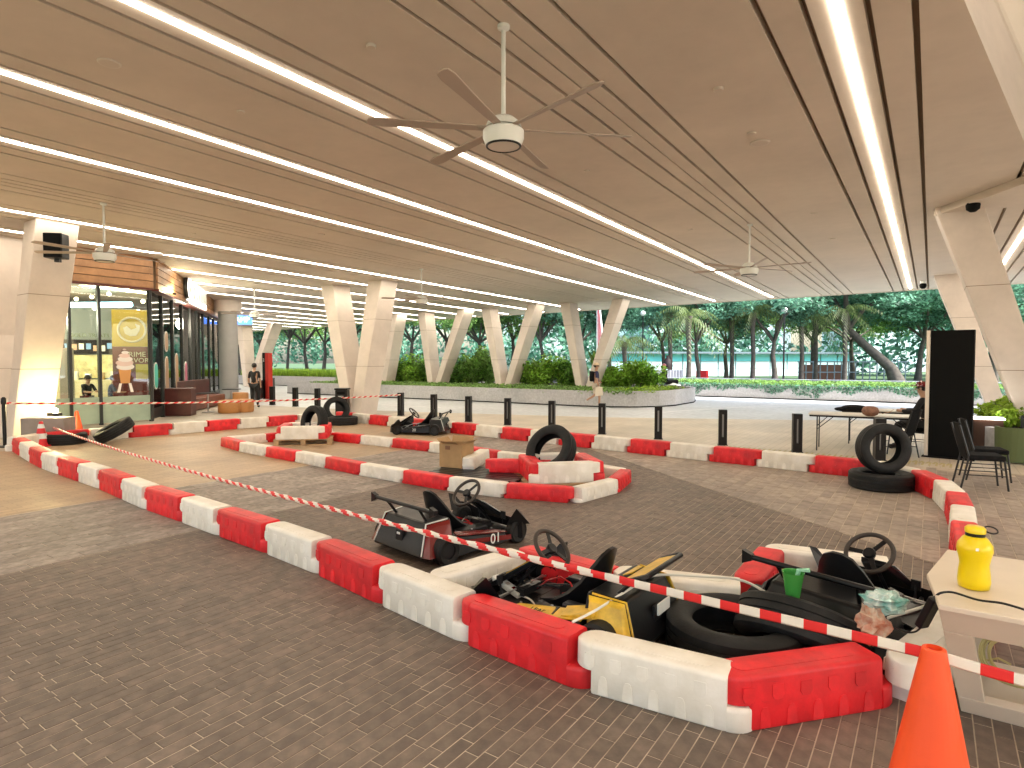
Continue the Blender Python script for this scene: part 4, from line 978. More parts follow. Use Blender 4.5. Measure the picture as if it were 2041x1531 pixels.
# ------------------------------------------------------------------ trees
PROTO = {}
def proto(mk_, var):
    if (mk_, var) in PROTO: return PROTO[(mk_, var)]
    r3 = random.Random(var*17+len(mk_)); h, spread, trunk = 10.0, 4.6, .22
    lean = (-2.6,0) if var == 9 else (r3.uniform(-.5,.5), r3.uniform(-.3,.3))
    if var == 9: trunk = .36
    b = MB(); tips = []; f = Vector((lean[0], lean[1], h*(.34 if var != 9 else .42)))
    b.tube([(0,0,0),(f.x*.15,f.y*.1,f.z*.3),(f.x*.7+r3.uniform(-.3,.3),f.y*.7,f.z*.72),f],[trunk*1.3,trunk*.9,trunk*.72,trunk*.6],8)
    nb = r3.randint(5,7)
    for k in range(nb):
        a = k*6.28/nb+r3.uniform(-.5,.5); l_ = spread*r3.uniform(.6,1.05)
        e = f+Vector((math.cos(a)*l_, math.sin(a)*l_, h*r3.uniform(.16,.55)))
        m1 = f.lerp(e,.35)+Vector((r3.gauss(0,.3),r3.gauss(0,.3),h*.05)); m2 = f.lerp(e,.7)+Vector((r3.gauss(0,.4),r3.gauss(0,.4),h*.04))
        b.tube([f,m1,m2,e],[trunk*.5,trunk*.36,trunk*.22,trunk*.06],6); tips += [m2,e,m1.lerp(m2,.6)+Vector((0,0,h*.08))]
        for q in range(3):
            e2 = m2+Vector((r3.gauss(0,1),r3.gauss(0,1),r3.uniform(-.5,1)))*spread*.35; b.tube([m1.lerp(m2,.3+q*.3),e2],[trunk*.16,trunk*.04],4); tips.append(e2)
    tm = b.mesh('trunk', bark, 60); lb_ = MB(); per = 15000//len(tips)
    for tp in tips:
        for q in range(4):
            cc = tp+Vector((r3.gauss(0,.5),r3.gauss(0,.5),r3.gauss(0,.3)))*spread*.30
            leaves(lb_, cc, (spread*.22,spread*.22,spread*.10), per//4, .15, .9)
    PROTO[(mk_, var)] = (tm, lb_.mesh('crown', LF[mk_])); return PROTO[(mk_, var)]
def tree(label, c, h, spread, mk_, var, seed=0, name='tree'):
    t = thing(name, label, 'tree', (c[0],c[1],-.05), R(0 if var == 9 else seed*77), 'trees along the road'); t.scale = (spread/4.6,spread/4.6,h/10)
    tm, cm = proto(mk_, var); obj('trunk', tm, t); obj('crown', cm, t); return t
def palm(label, c, h, m=None, seed=0):
    r3 = random.Random(seed); t = thing('palm_tree', label, 'palm tree', (c[0],c[1],-.05), 0, 'palms along the road')
    b = MB(); b.tube([(0,0,0),(.05,0,h*.4),(-.03,0,h*.8),(0,0,h)],[.2,.15,.17,.26],10); b.build('trunk', bark, t, 60)
    lb_ = MB()
    for k in range(26):
        a = k*2.39; el = r3.uniform(-.5,1.1); L_ = r3.uniform(2.2,3.0); pts = []
        for i in range(8):
            u = i/7; rr = L_*u*math.cos(el*(1-.3*u)); z = h+L_*u*math.sin(el)-1.5*u*u*L_*.55
            pts.append(Vector((rr*math.cos(a), rr*math.sin(a), z)))
        s = Vector((-math.sin(a),math.cos(a),0))
        for i in range(1,8):
            for sg in (-1,1):
                for q in (0,.5):
                    p = pts[i-1].lerp(pts[i],q); ln = .55*math.sin(math.pi*(i+q)/8.5)+.1; d = (pts[i]-pts[i-1]).normalized()
                    e = p+s*sg*ln*.6+d*ln*.35+Vector((0,0,-ln*.65)); lb_.add([p,p+d*.07,e],[(0,1,2)])
    lb_.build('fronds', m or LF['palm'], t); return t
def at(px, D, z=0): q = PD(px,720,D); return (q.x,q.y)
T_ = [ # px, D, h, spread, mat, trunk, lean, label
 (1395,46,9.5,4.2,'teal',.22,(-.3,0),'forked tree with a dark bent trunk left of the centre of the opening'),
 (1325,50,10,4.0,'dark',.30,(0,0),'dense dark tree at the left end of the tree lined opening'),
 (1545,45,9.5,4.6,'teal',.22,(.3,0),'slender tree with branches spreading like a fan in the middle of the opening'),
 (1448,55,10,4.2,'green',.25,(0,0),'yellowish green tree behind the forked tree'),
 (1620,56,11,5.0,'teal',.25,(0,0),'pale teal tree right of the fan shaped tree'),
 (1792,47,10.5,6.2,'teal',.55,(-1.6,0),'massive leaning rain tree with a thick mossy trunk left of the black board'),
 (1700,60,11,5.5,'green',.3,(0,0),'bright tree behind the leaning rain tree'),
 (1830,52,11,5.5,'teal',.3,(0,0),'tree directly above the black board'),
 (1900,58,11,5,'green',.3,(0,0),'tree between the black board and the big right column'),
 (1985,50,10,5,'teal',.28,(0,0),'tree seen through the gap at the right edge of the view'),
 (2060,60,11,5,'teal',.28,(0,0),'tree at the far right edge beyond the column'),
 (1215,47,9.5,4,'teal',.25,(0,0),'tree right of the rightmost planter column'),
 (1150,52,10,4.5,'teal',.25,(0,0),'tree behind the rightmost planter column'),
 (1085,50,10,4.4,'green',.2,(.4,0),'green tree with thin trunk between the two right planter columns'),
 (1020,56,11,5,'teal',.25,(0,0),'tree behind the second planter column'),
 (955,52,10,4.5,'green',.22,(0,0),'tree above the banana plant'),
 (890,58,11,5,'dark',.25,(0,0),'darker tree behind the third planter column'),
 (825,56,10.5,4.6,'teal',.22,(0,0),'tree left of the third planter column'),
 (760,60,11,5,'teal',.25,(0,0),'tree right behind the free standing column'),
 (700,58,11,4.8,'dark',.25,(0,0),'dark tree seen through the fork of the free standing column'),
 (645,60,10.5,4.4,'teal',.2,(0,0),'tree just left of the free standing column'),
 (612,66,11,4.6,'green',.2,(0,0),'slim green tree above the long grass'),
 (572,62,12,3.6,'pale',.17,(0,0),'pale trunked tree above the long grass far left'),
 (520,70,11,5,'dark',.25,(0,0),'dark tree behind the far left V columns'),
 (480,72,11,5,'teal',.25,(0,0),'tree beside the shop corner pillar far left')]
for i,(px,D,h,sp,mk_,tr_,ln_,lab) in enumerate(T_):
    tree(lab, at(px,D), h, sp, mk_, 9 if 'leaning rain tree with' in lab else i % 3, seed=i)
for i,(px,D,h,lab) in enumerate(((1335,45,5.4,'palm with drooping yellow fronds left of the statue like urn'),(1372,41.5,4.9,'palm with a dark rough trunk beside the forked tree'),(1458,47,5.4,'palm with a mossy trunk right of the forked tree'),(1500,45.5,5.5,'palm with a thick dark trunk left of the fan shaped tree'),
        (1597,47,5.4,'palm right of the fan shaped tree'),(1625,50,5.2,'second palm right of the fan shaped tree'),(1683,46,5.6,'palm with hanging vines left of the leaning rain tree'),(1245,44,3.2,'small palm with arching fronds beside the planter end'))):
    palm(lab, at(px,D), h, seed=i)
# far wood, reads as one mass
fw = MB()
for i in range(330):
    x = -150+300*rl_.random(); y = rl_.uniform(88,100); leaves(fw, (x,y,rl_.uniform(1,15)), (5,3,3.2), 130, .6, 1.2)
fw_o = fw.build('far_woodland', LF['teal'], None); fw_o['kind'] = 'stuff'
# dark parapet wall of the road, low things beyond
t = thing('parapet_wall','long dark grey parapet wall running behind the hedge','wall',(0,0,0))
b = MB(); b.box((5,35.6,.36),(95,.3,.78)); b.build('wall_face', mat('dark_parapet',(.13,.14,.17),.6,.1,1), t)
b = MB(); b.box((5,35.6,.79),(95,.5,.07)); b.build('coping', mat('parapet_cap',(.33,.35,.40),.6), t)
# glazed hall with cyan bands
hx0, hx1 = at(1215,72), at(1690,72)
t = thing('glass_hall','long low glass hall with cyan bands behind the palms','building',(0,0,0))
A_, B_ = Vector((hx0[0],hx0[1],0)), Vector((hx1[0],hx1[1]+6,0)); dv = (B_-A_); Lh = dv.length; an = math.atan2(dv.y,dv.x); Th = Matrix.Translation(A_) @ Matrix.Rotation(an,4,'Z')
cy1 = mat('cyan_glass',(.16,.68,.78),.15,.15,.3); cy2 = mat('pale_cyan_glass',(.66,.86,.9),.2,.15,.3); rfm = mat('hall_roof',(.16,.22,.26),.5)
npan = 14
for i in range(npan):
    w = Lh/npan
    for (z0,z1,m,nm) in ((-.0,.9,cy2,'lower_pane'),(.95,1.75,cy2,'middle_pane'),(1.8,2.65,cy1,'upper_pane')):
        b = MB(); b.box((w*(i+.5),0,(z0+z1)/2),(w-.15,.1,z1-z0),Th); b.build(nm, m, t)
b = MB(); b.box((Lh/2,.3,1.3),(Lh,.3,2.7),Th); b.build('hall_wall', mat('hall_wall',(.5,.55,.56),.6), t)
b = MB(); b.box((Lh/2,.8,2.82),(Lh+1,3,.22),Th); b.build('roof_edge', rfm, t)
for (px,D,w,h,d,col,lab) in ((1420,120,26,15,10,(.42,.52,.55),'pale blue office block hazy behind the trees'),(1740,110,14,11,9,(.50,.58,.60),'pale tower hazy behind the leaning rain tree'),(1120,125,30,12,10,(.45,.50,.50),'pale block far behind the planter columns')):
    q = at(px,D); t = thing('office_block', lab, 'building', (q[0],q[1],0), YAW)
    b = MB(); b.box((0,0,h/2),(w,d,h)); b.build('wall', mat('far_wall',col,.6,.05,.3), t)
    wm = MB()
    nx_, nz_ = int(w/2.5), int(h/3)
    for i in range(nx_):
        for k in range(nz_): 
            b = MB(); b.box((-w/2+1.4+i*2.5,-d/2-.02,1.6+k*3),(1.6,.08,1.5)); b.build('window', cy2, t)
q = at(1331,42); t = thing('urn_planter','dark bulbous urn on a ribbed grey plinth beyond the hedge','urn',(q[0],q[1],0), YAW)
b = MB(); b.lathe([(.05,1.25),(.30,1.25),(.34,1.5),(.26,1.85),(.10,2.05),(.13,2.2)],20); b.build('urn', mat('urn_dark',(.025,.012,.012),.6), t, 60)
b = MB()
for i in range(9): b.box((-.72+i*.2,0,.6),(.13,.9,1.2))
b.box((.08,.05,.58),(1.75,.8,1.14)); b.build('ribbed_plinth', mat('plinth',(.42,.43,.47),.6), t)
# street lamps
for (px,D,h,lab) in ((1281,44,5.1,'street lamp with a white globe left of the palms'),(1562,40,5.0,'thin black lamp post with a pale head in the middle of the opening')):
    q = at(px,D); t = thing('street_lamp', lab, 'street lamp', (q[0],q[1],0))
    b = MB(); b.tube([(0,0,0),(0,0,h)],[.07,.045],8); b.build('lamp_post', M_['steel'], t)
    b = MB(); b.ball((0,0,h+.12),.2); b.build('lamp_head', M_['cwhite'], t, 60)
# flag pole
q = at(1190,40); t = thing('flag_pole','pole with a limp red and white flag behind the rightmost planter column','flag',(q[0],q[1],0))
b = MB(); b.tube([(0,0,0),(0,0,7.2)],[.06,.04],8); b.build('pole', M_['cwhite'], t)
b = MB(); b.hexa([(0,-.03,2.6),(.5,-.03,2.5),(.55,.05,2.5),(0,.05,2.6)],[(0,-.03,5.6),(.18,-.03,5.2),(.2,.05,5.2),(0,.05,5.6)]); b.build('flag_cloth', mat('flag_white',(.8,.78,.76),.7), t)
for i in range(3):
    b = MB(); b.hexa([(.09+.12*i,-.045,2.55),(.14+.12*i,-.045,2.52),(.14+.12*i,-.032,2.52),(.09+.12*i,-.032,2.55)],[(.03+.05*i,-.045,5.45-.1*i),(.06+.05*i,-.045,5.4-.1*i),(.06+.05*i,-.032,5.4-.1*i),(.03+.05*i,-.032,5.45-.1*i)]); b.build('flag_stripe', M_['red'], t)
# low fence and red box beyond the parapet
for i,(px,D,w,h,m,nm,lab,cat) in enumerate(((1400,46,.8,1.1,M_['red'],'road_marker','small red marker box by the forked tree beyond the parapet','marker'),
                              (1640,52,3.2,1.5,mat('brick_pier',(.35,.17,.12),.8),'gate_pier','reddish brick pier beyond the parapet right of the fan shaped tree','pier'))):
    q = at(px,D); b = MB(); b.box((0,0,h/2),(w,.5,h)); o = b.build(nm, m, None, loc=(q[0],q[1],0), bevel=.03); tag(o, lab, cat)
q = at(1700,50); t = thing('metal_gate_far','pale metal driveway gate left of the leaning rain tree','gate',(q[0],q[1],0), YAW)
b = MB(); b.box((0,0,1.75),(9,.1,.1)); b.box((0,0,.9),(9,.08,.08)); b.build('rail', rfm, t)
for i in range(16):
    b = MB(); b.box((-4.4+i*.58,0,.9),(.07,.07,1.7)); b.build('bar', rfm, t)
# ================================================================== SHOP
C0 = Vector((-19.3, 9.0)); d2 = (Vector((-30.8,17.8))-C0).normalized()
def onfac2(px, z=0):      # distance along the slanted facade seen at column px
    d = ray(px, 720); dd = Vector((d.x,d.y)); # solve dd*t = C0 + d2*s
    det = dd.x*(-d2.y)+d2.x*dd.y; s = (dd.x*C0.y - dd.y*C0.x)/det*-1
    t = (C0.x*(-d2.y)+d2.x*C0.y)/det; s = ((dd.x*t-C0.x)*d2.x+(dd.y*t-C0.y)*d2.y); return s
def onfac1(px): d = ray(px,720); t = C0.x/d.x; return d.y*t
shop = thing('dessert_shop', 'glazed corner shop with timber slat fascia and ice cream stickers at the left', 'shop', (C0.x,C0.y,0))
fr = mat('dark_frame', (.02,.022,.022), .4); gl = glassmat('shop_glass', (.86,.93,.90), .03)
frost = mat('frosted_film', (.33,.42,.34), .35, .1, 2)
timber = mat('timber_slat', (.34,.175,.08), .5, .2, 3, .1, 20, rand=.08)
FB = 3.9
A2 = math.atan2(d2.y, d2.x); T2 = Matrix.Rotation(A2, 4, 'Z'); T1 = Matrix.Rotation(R(-90), 4, 'Z')   # local x along each facade away from the corner
L1_, L2_ = 10.5, 14.4
L1_ = 2.9
m1 = [0, C0.y-onfac1(198.5), C0.y-onfac1(139), L1_]
m2 = [0]+[onfac2(p) for p in (322.2,343.4,362.2,378.6,391.6,404.5,416.3,425.7,436.3)]
print('m1', m1, 'm2', m2)
for T_f, ms, low in ((T1, m1, .78), (T2, m2, .35)):
    for i, x in enumerate(ms):
        b = MB(); b.box((x,0,FB/2),(.07,.12,FB),T_f); b.build('mullion', fr, shop)
        if i+1 < len(ms):
            x2 = ms[i+1]
            b = MB(); b.box(((x+x2)/2,0,(FB+low)/2),(x2-x-.072,.012,FB-low-.02),T_f); b.build('pane', gl, shop)
            b = MB(); b.box(((x+x2)/2,0,low/2+.03),(x2-x-.072,.03,low-.04),T_f); b.build('kick_panel', frost if low > .5 else fr, shop)
out1 = Matrix.Translation((0,0,0)) @ T1
for T_f, LL, sg in ((T1, L1_, 1), (T2, L2_, -1)):      # sg: outward side in local y
    n = 5; top = 5.0
    for k in range(n):
        z0 = FB+.06+(top-FB-.06)*k/n; z1 = FB+.06+(top-FB-.06)*(k+1)/n-.022
        b = MB(); b.box((LL/2-.09*0+.0, sg*.22, (z0+z1)/2),(LL+.02,.06,z1-z0),T_f)
        b.build('fascia_slat', timber, shop)
    b = MB(); b.box((LL/2, sg*.1, (FB+top)/2+.03),(LL-.1,.14,top-FB+.02),T_f); b.build('fascia_backing', M_['gap'], shop)
    b = MB(); b.box((LL/2, sg*.14, FB+.02),(LL,.26,.05),T_f); b.build('fascia_trim', mat('maroon_trim',(.10,.02,.015),.4), shop)
# outward direction check helper: local y sign so that outward faces the camera
# shop sign on the slanted fascia
s1 = onfac2(357)
Ts = T2 @ Matrix.Translation((s1,-.34,FB+.58)) @ Matrix.Rotation(R(90),4,'X')
M_['signw'] = mat('sign_white', (.9,.9,.85), .4, emit=(1,.97,.88), estr=1.1)
b = MB(); b.lathe([(.47,-.06),(.47,.05),(.44,.06)],32,Ts); sg_ = b.build('sign_disc', fr, shop, 40)
b = MB(); b.lathe([(.40,.05),(.40,.066)],32,Ts); b.build('disc_face', M_['signw'], sg_)
b = MB(); b.prism([(-.12,-.2),(.06,-.25),(.16,-.05),(.1,.1),(.17,.22),(.02,.16),(-.1,.24),(-.05,.05)], .066, .074, Ts); b.build('disc_emblem', mat('emblem_gold',(.65,.45,.15),.4), sg_)
b = MB(); b.box((s1+2.35,-.30,FB+.50),(3.4,.10,.86),T2); sb = b.build('sign_box', M_['signw'], shop, bevel=.02)
for k,(x,w) in enumerate(((-1.2,.42),(-.65,.38),(-.12,.4),(.4,.38),(.92,.4),(1.38,.3))):
    b = MB(); b.box((s1+2.35+x,-.365,FB+.5),(w,.03,.5),T2); b.build('sign_letter', M_['cwhite'], sb, bevel=.03)
for px in (330,):
    b = MB(); s_ = onfac2(px); b.lathe([(.02,0),(.16,1.0)],16,T2 @ Matrix.Translation((s_,-.34,FB+.1)))
# wall lights washing the fascia
wl_ = bpy.data.lights.new('fascia_lamp','POINT'); wl_.energy = 12; wl_.color = (1,.85,.5); wl_.shadow_soft_size = .08
o = bpy.data.objects.new('fascia_lamp', wl_); COL.objects.link(o); o.parent = shop; v = T2 @ Vector((onfac2(330),-.42,FB+.25)); o.location = v
b = MB(); b.box((onfac2(330),-.3,FB+.12),(.08,.1,.06),T2); b.build('lamp_housing', fr, shop)
# interior shell
b = MB(); b.box((7.0,.15,2.5),(8.1,.25,5.0),T1); b.build('side_wall', M_['col'], shop)
wallm = mat('shop_wall', (.30,.31,.28), .7); flm = mat('shop_floor', (.30,.25,.20), .35, .1, 1)
b = MB(); b.add([(.1,-10.4,.012),(-.1,-.1,.012),(-11.3,8.6,.012),(-14,8.6,.012),(-14,-10.4,.012)],[(0,1,2,3,4)]); b.build('shop_floor', flm, shop)
b = MB(); b.box((-8.6,-3.5,2.0),(.1,14,4.0)); b.build('back_wall', wallm, shop)
b = MB(); b.add([(-.05,-10.4,4.3),(-.05,-.05,4.3),(-11.3,8.55,4.3),(-14,8.6,4.3),(-14,-10.4,4.3)],[(4,3,2,1,0)]); b.build('shop_ceiling', mat('shop_ceiling',(.28,.20,.13),.7), shop)
warm = emis('shop_glow', (1,.82,.5), 9.0); coolg = emis('shop_cool_glow', (.45,.85,1), 5.0)
for (px,py,D) in ((152,596,21),(183,592,20.5),(217,586,19.9),(255,579,19.6),(285,601,20.6),(188,615,23),(276,620,24),(308,617,22.5),(367,624,25)):
    q = PD(px,py,D)-Vector((C0.x,C0.y,0)); b = MB(); b.ball(q,.06,10,6); b.build('ceiling_bulb', warm, shop, 60)
for (a_,b_,D) in (((140,608),(262,607),22),((150,566),(300,585),20.3)):
    q0 = PD(*a_,D)-Vector((C0.x,C0.y,0)); q1 = PD(*b_,D)-Vector((C0.x,C0.y,0)); b = MB(); b.tube([q0,q1],.035 if D<21 else .09,6); b.build('tube_light', warm if D<21 else coolg, shop)
for loc in ((-3,-3,3.2),(-6,-1,3.0),(-4,3,3.2)):
    l_ = bpy.data.lights.new('shop_lamp','POINT'); l_.energy = 130; l_.color = (1,.88,.66); l_.shadow_soft_size = .3
    o = bpy.data.objects.new('shop_lamp', l_); COL.objects.link(o); o.parent = shop; o.location = loc
def facing(px, D, z): q = PD(px,720,D); return Matrix.Translation((q.x-C0.x,q.y-C0.y,z)) @ Matrix.Rotation(YAW+R(20),4,'Z')
yel = mat('poster_yellow', (.62,.43,.03), .5); mar = mat('poster_maroon', (.16,.02,.02), .5); cream = mat('poster_cream', (.75,.68,.52), .5)
Tp = facing(266,20.6,0)
b = MB(); b.box((0,0,2.9),(1.15,.25,1.22),Tp); pp = b.build('yellow_panel', yel, shop)
b = MB(); b.box((0,0,1.15),(1.15,.25,2.26),Tp); pm_ = b.build('maroon_panel', mar, shop)
b = MB(); b.ring(.40,.035,32,6,Tp @ Matrix.Translation((0,-.13,2.85)) @ Matrix.Rotation(R(90),4,'X')); b.build('poster_ring', cream, pp, 60)
b = MB(); b.prism([(-.25,.08),(-.2,-.12),(-.05,-.2),(.12,-.18),(.22,-.02),(.24,.16),(.1,.22),(.14,.08),(-.02,.02),(-.14,.14)],0,.012,Tp @ Matrix.Translation((0,-.13,2.83)) @ Matrix.Rotation(R(90),4,'X')); b.build('poster_bird', cream, pp)
text('poster_word','PRIME',.24,cream,pm_,Tp @ Matrix.Translation((.08,-.14,2.02)) @ Matrix.Rotation(R(90),4,'X'),.004)
text('poster_word','FLAVOR',.22,cream,pm_,Tp @ Matrix.Translation((.08,-.14,1.82)) @ Matrix.Rotation(R(90),4,'X'),.004)
b = MB(); b.box((.3,-.13,1.45),(.42,.02,.5),Tp); b.build('small_poster', yel, pm_)
# menu boards, counter
Tm_ = facing(178,23.5,0)
b = MB(); b.box((0,0,2.35),(2.1,.08,.55),Tm_); mb_ = b.build('menu_board', M_['matblack'], shop)
rr = random.Random(3)
for k in range(9):
    b = MB(); b.box((-.92+k*.23,-.05,2.35+rr.uniform(-.06,.06)),(.16,.02,.22),Tm_); b.build('menu_picture', (cream,mat('menu_blue',(.15,.3,.5),.5),mat('menu_food',(.5,.28,.15),.5))[k%3], mb_)
text('slogan','BOLD TREATS FLAVOR',.2,mat('slogan_green',(.10,.13,.03),.5),shop,Tm_ @ Matrix.Translation((.45,-.05,2.78)) @ Matrix.Rotation(R(90),4,'X'),.01)
b = MB(); b.box((.2,-.4,.55),(3.6,.6,1.1),Tm_); b.build('counter', mat('counter_cream',(.62,.52,.30),.5,.1,3), shop)
b = MB(); b.box((.3,.1,1.6),(3.2,.05,.9),Tm_); b.build('counter_back', mat('kitchen_yellow',(.60,.50,.22),.5,.3,4), shop)
for k in range(7):
    b = MB(); b.box((-1.2+k*.42,-.4,1.22),(.2,.2,.2+.1*(k%3)),Tm_); b.build('counter_appliance', (M_['chrome'],M_['card'],cream)[k%3], shop, bevel=.02)
# stickers on the glass
def st1(px, z): return Matrix.Translation((.02, onfac1(px)-C0.y, z)) @ Matrix.Rotation(R(90),4,'Z') @ Matrix.Rotation(R(90),4,'X')
Tc = st1(248,1.62)
wht = mat('sticker_white',(.8,.76,.74),.5); pinkc = mat('sticker_cream',(.72,.56,.52),.5); cone_m = mat('sticker_cone',(.62,.30,.10),.5); tealc = mat('sticker_teal',(.05,.5,.42),.5); brn = mat('sticker_brown',(.42,.25,.15),.5)
b = MB(); b.prism([(-.17,0),(-.12,-.46),(.12,-.46),(.17,0)],0,.006,Tc); sk = b.build('cone_sticker', cone_m, shop)
for k,(r_,z_) in enumerate(((.24,.02),(.235,.13),(.20,.24),(.15,.34),(.10,.43),(.05,.52))):
    b = MB(); b.lathe([(r_,0),(r_,.004)],20,Tc @ Matrix.Translation((.01*(-1)**k,z_,.006+k*.002)) @ Matrix.Diagonal((1,.42,1,1))); b.build('swirl', pinkc if k%2 else wht, sk)
b = MB(); b.prism([(-.16,-.46),(-.09,-.46),(-.14,-.72),(-.22,-.72)],0,.006,Tc); b.build('sticker_leg', wht, sk); b = MB(); b.prism([(.09,-.46),(.16,-.46),(.22,-.72),(.14,-.72)],0,.006,Tc); b.build('sticker_leg', wht, sk)
for px,z,m,h in ((309,1.35,tealc,.75),(331,1.35,brn,1.15),(351,1.45,brn,1.2),(369,1.3,mat('sticker_pink',(.55,.15,.25),.5),.9),(331,2.45,brn,.6)):
    s_ = onfac2(px); Tq = T2 @ Matrix.Translation((s_,-.025,z)) @ Matrix.Rotation(R(90),4,'X')
    b = MB(); b.prism(stadium(-h/2,h/2,.21,.2,5),0,.006,Tq @ Matrix.Rotation(R(90),4,'Z')); k_ = b.build('lolly_sticker', m, shop)
    b = MB(); b.prism(stadium(-h/2-.04,h/2+.04,.25,.24,5),-.008,-.002,Tq @ Matrix.Rotation(R(90),4,'Z')); b.build('lolly_outline', wht, k_)
# ------------------------------------------------------------------ blue light box sign
q = PD(485,638,36); t = thing('blue_sign','blue light box sign reading AMP hanging right of the corner pillar','sign',(q.x,q.y,q.z),YAW)
b = MB(); b.box((0,0,0),(1.0,.15,.55)); b.build('sign_case', mat('sign_blue',(.05,.14,.5),.4,emit=(.1,.25,.9),estr=.8), t)
text('sign_word','AMP',.42,M_['signw'],t,Matrix.Translation((-.02,-.09,0)) @ Matrix.Rotation(R(90),4,'X'),.006)
zt_ = zc(q.x,q.y)-q.z
b = MB(); b.tube([(-.3,0,.27),(-.3,0,zt_)],.015,6); b.tube([(.3,0,.27),(.3,0,zt_)],.015,6); b.build('hanger', M_['steel'], t)

# ================================================================== LOUNGE OUTSIDE THE SHOP
maroon = mat('maroon_leather',(.075,.015,.012),.4,.2,3); rust = mat('rust_leather',(.17,.045,.02),.45,.2,3); tanl = mat('tan_leather',(.50,.22,.07),.5,.12,4)
p0, p1 = G(352,829), G(447,806); ang = math.atan2(p1.y-p0.y,p1.x-p0.x); LS = (p1-p0).length
t = thing('booth_sofa','dark maroon booth sofa with high back along the shop front','sofa',(p0.x,p0.y,0),ang)
b = MB(); b.box((LS/2+.2,.62,.55),(LS-.4,.12,1.05)); b.build('backrest', maroon, t, bevel=.02)
b = MB(); b.box((LS/2+.2,.25,.24),(LS-.5,.6,.42)); b.build('seat', rust, t, bevel=.03)
b = MB(); b.box((.1,.05,.46),(.55,1.1,.90)); b.build('side_panel', maroon, t, bevel=.02)
for x in (1.1,2.3):
    b = MB(); b.box((x,.42,.55),(.42,.18,.26)); b.build('cushion', mat('cushion_pink',(.45,.28,.22),.8), t, bevel=.07, bseg=3)
def ottoman(px,py,r_,lab):
    p = G(px,py); t = thing('ottoman',lab,'ottoman',(p.x,p.y,0),0,'round tan ottomans by the shop')
    b = MB(); b.lathe([(r_*.9,0),(r_,.05),(r_,.38),(r_*.93,.44),(r_*.5,.46)],28); b.build('padded_drum', tanl, t, 40)
    b = MB(); b.ring(r_*1.0,.008,28,6,Matrix.Translation((0,0,.385))); b.build('piping', M_['card'], t)
ottoman(457,823,.36,'tan ottoman nearest the track, left of the other one'); ottoman(486,821,.34,'tan ottoman touching the first, on its right'); ottoman(478,803,.36,'tan ottoman behind the little table')
for px,py,lab in ((462,809,'small black pedestal table between the ottomans'),(415,822,'small black pedestal table in front of the booth sofa')):
    p = G(px,py); t = thing('side_table',lab,'table',(p.x,p.y,0))
    b = MB(); b.lathe([(.36,.66),(.36,.69)],24); b.build('table_top', M_['black'], t)
    b = MB(); b.lathe([(.2,0),(.2,.02),(.03,.05),(.03,.66)],16); b.build('pedestal', M_['chrome'], t, 40)

# ================================================================== LEFT COLUMN DETAILS
p = G(98,882); t = thing('uplight_box','grey concrete box with a glowing lamp at the foot of the left column','box',(p.x,p.y,0), YAW+R(6))
b = MB(); b.box((0,0,.28),(.88,.45,.56)); b.build('concrete_box', mat('box_concrete',(.30,.25,.22),.7,.1,3), t, bevel=.015)
b = MB(); b.box((-.05,.3,.6),(.25,.12,.07)); b.build('lamp_body', M_['steel'], t)
b = MB(); b.ball((-.05,.32,.68),.06); b.build('lamp_bulb', emis('lamp_yellow',(1,.85,.4),30), t)
ld = bpy.data.lights.new('uplight','POINT'); ld.energy = 28; ld.color = (1,.84,.42); ld.shadow_soft_size = .08
o = bpy.data.objects.new('uplight', ld); COL.objects.link(o); o.parent = t; o.location = (-.05,.40,.82)
q = PD(112,491,13.55); t = thing('wall_speaker','black loudspeaker high on the left V column','speaker',(q.x,q.y,q.z), YAW+R(8))
b = MB(); b.box((0,0,0),(.38,.3,.54)); b.build('speaker_case', M_['black'], t, bevel=.02)
b = MB(); b.box((0,-.155,0),(.34,.012,.5)); b.build('grille', M_['matblack'], t)
b = MB(); b.box((0,.2,-.05),(.08,.2,.3)); b.box((0,.05,-.3),(.1,.1,.08)); b.build('bracket', M_['steel'], t)
def cone(loc, h, r0, lab, me_m, bands=()):
    t = thing('traffic_cone', lab, 'traffic cone', loc, R(20))
    b = MB(); b.lathe([(r0,.02),(r0*.97,.04),(h*.04+.012,h),(h*.04,h+.004),(h*.035,h-.03),(.02,h*.9)],32); bd = b.build('cone_body', me_m, t, 50)
    b = MB(); b.prism(stadium(-r0*1.45,r0*1.45,r0*1.45,r0*.4,4),0,.03); b.build('base_plate', me_m, t, bevel=.006)
    for z0,z1 in bands:
        rr_ = lambda z: r0+(h*.04+.012-r0)*(z-.04)/(h-.04)+.003
        b = MB(); b.lathe([(rr_(z0),z0),(rr_(z1),z1)],32,cap=False); b.build('reflective_band', M_['cwhite'], bd, 50)
    return t
q = PD(1862,1290,2.31); CT = q.copy(); cone((q.x,q.y,0), q.z-.005, .17, 'tall plain orange cone in the front right corner carrying the tape', M_['orange'])
p = G(83,889); cone((p.x,p.y,0), .52, .14, 'red and white banded small cone before the concrete box', M_['red'], ((.16,.27),(.38,.47)))
p = G(154,864); cone((p.x,p.y,0), .56, .14, 'small orange cone beside the concrete box, right of the banded one', M_['orange'])
p = G(10,891); t = thing('stanchion','black stanchion post at the far left edge holding the tape','post',(p.x,p.y,0))
b = MB(); b.lathe([(.035,.03),(.035,.98)],14); b.build('pole', M_['black'], t, 40)
b = MB(); b.lathe([(.17,0),(.17,.015),(.05,.035)],24); b.build('foot', M_['black'], t, 40)
b = MB(); b.lathe([(.045,.9),(.05,.95),(.045,1.02),(.02,1.05)],16); b.build('tape_head', M_['black'], t, 40)
p = G(136,838); t = thing('standee','narrow pale upright panel right behind the left column','panel',(p.x,p.y,0),YAW+R(10))
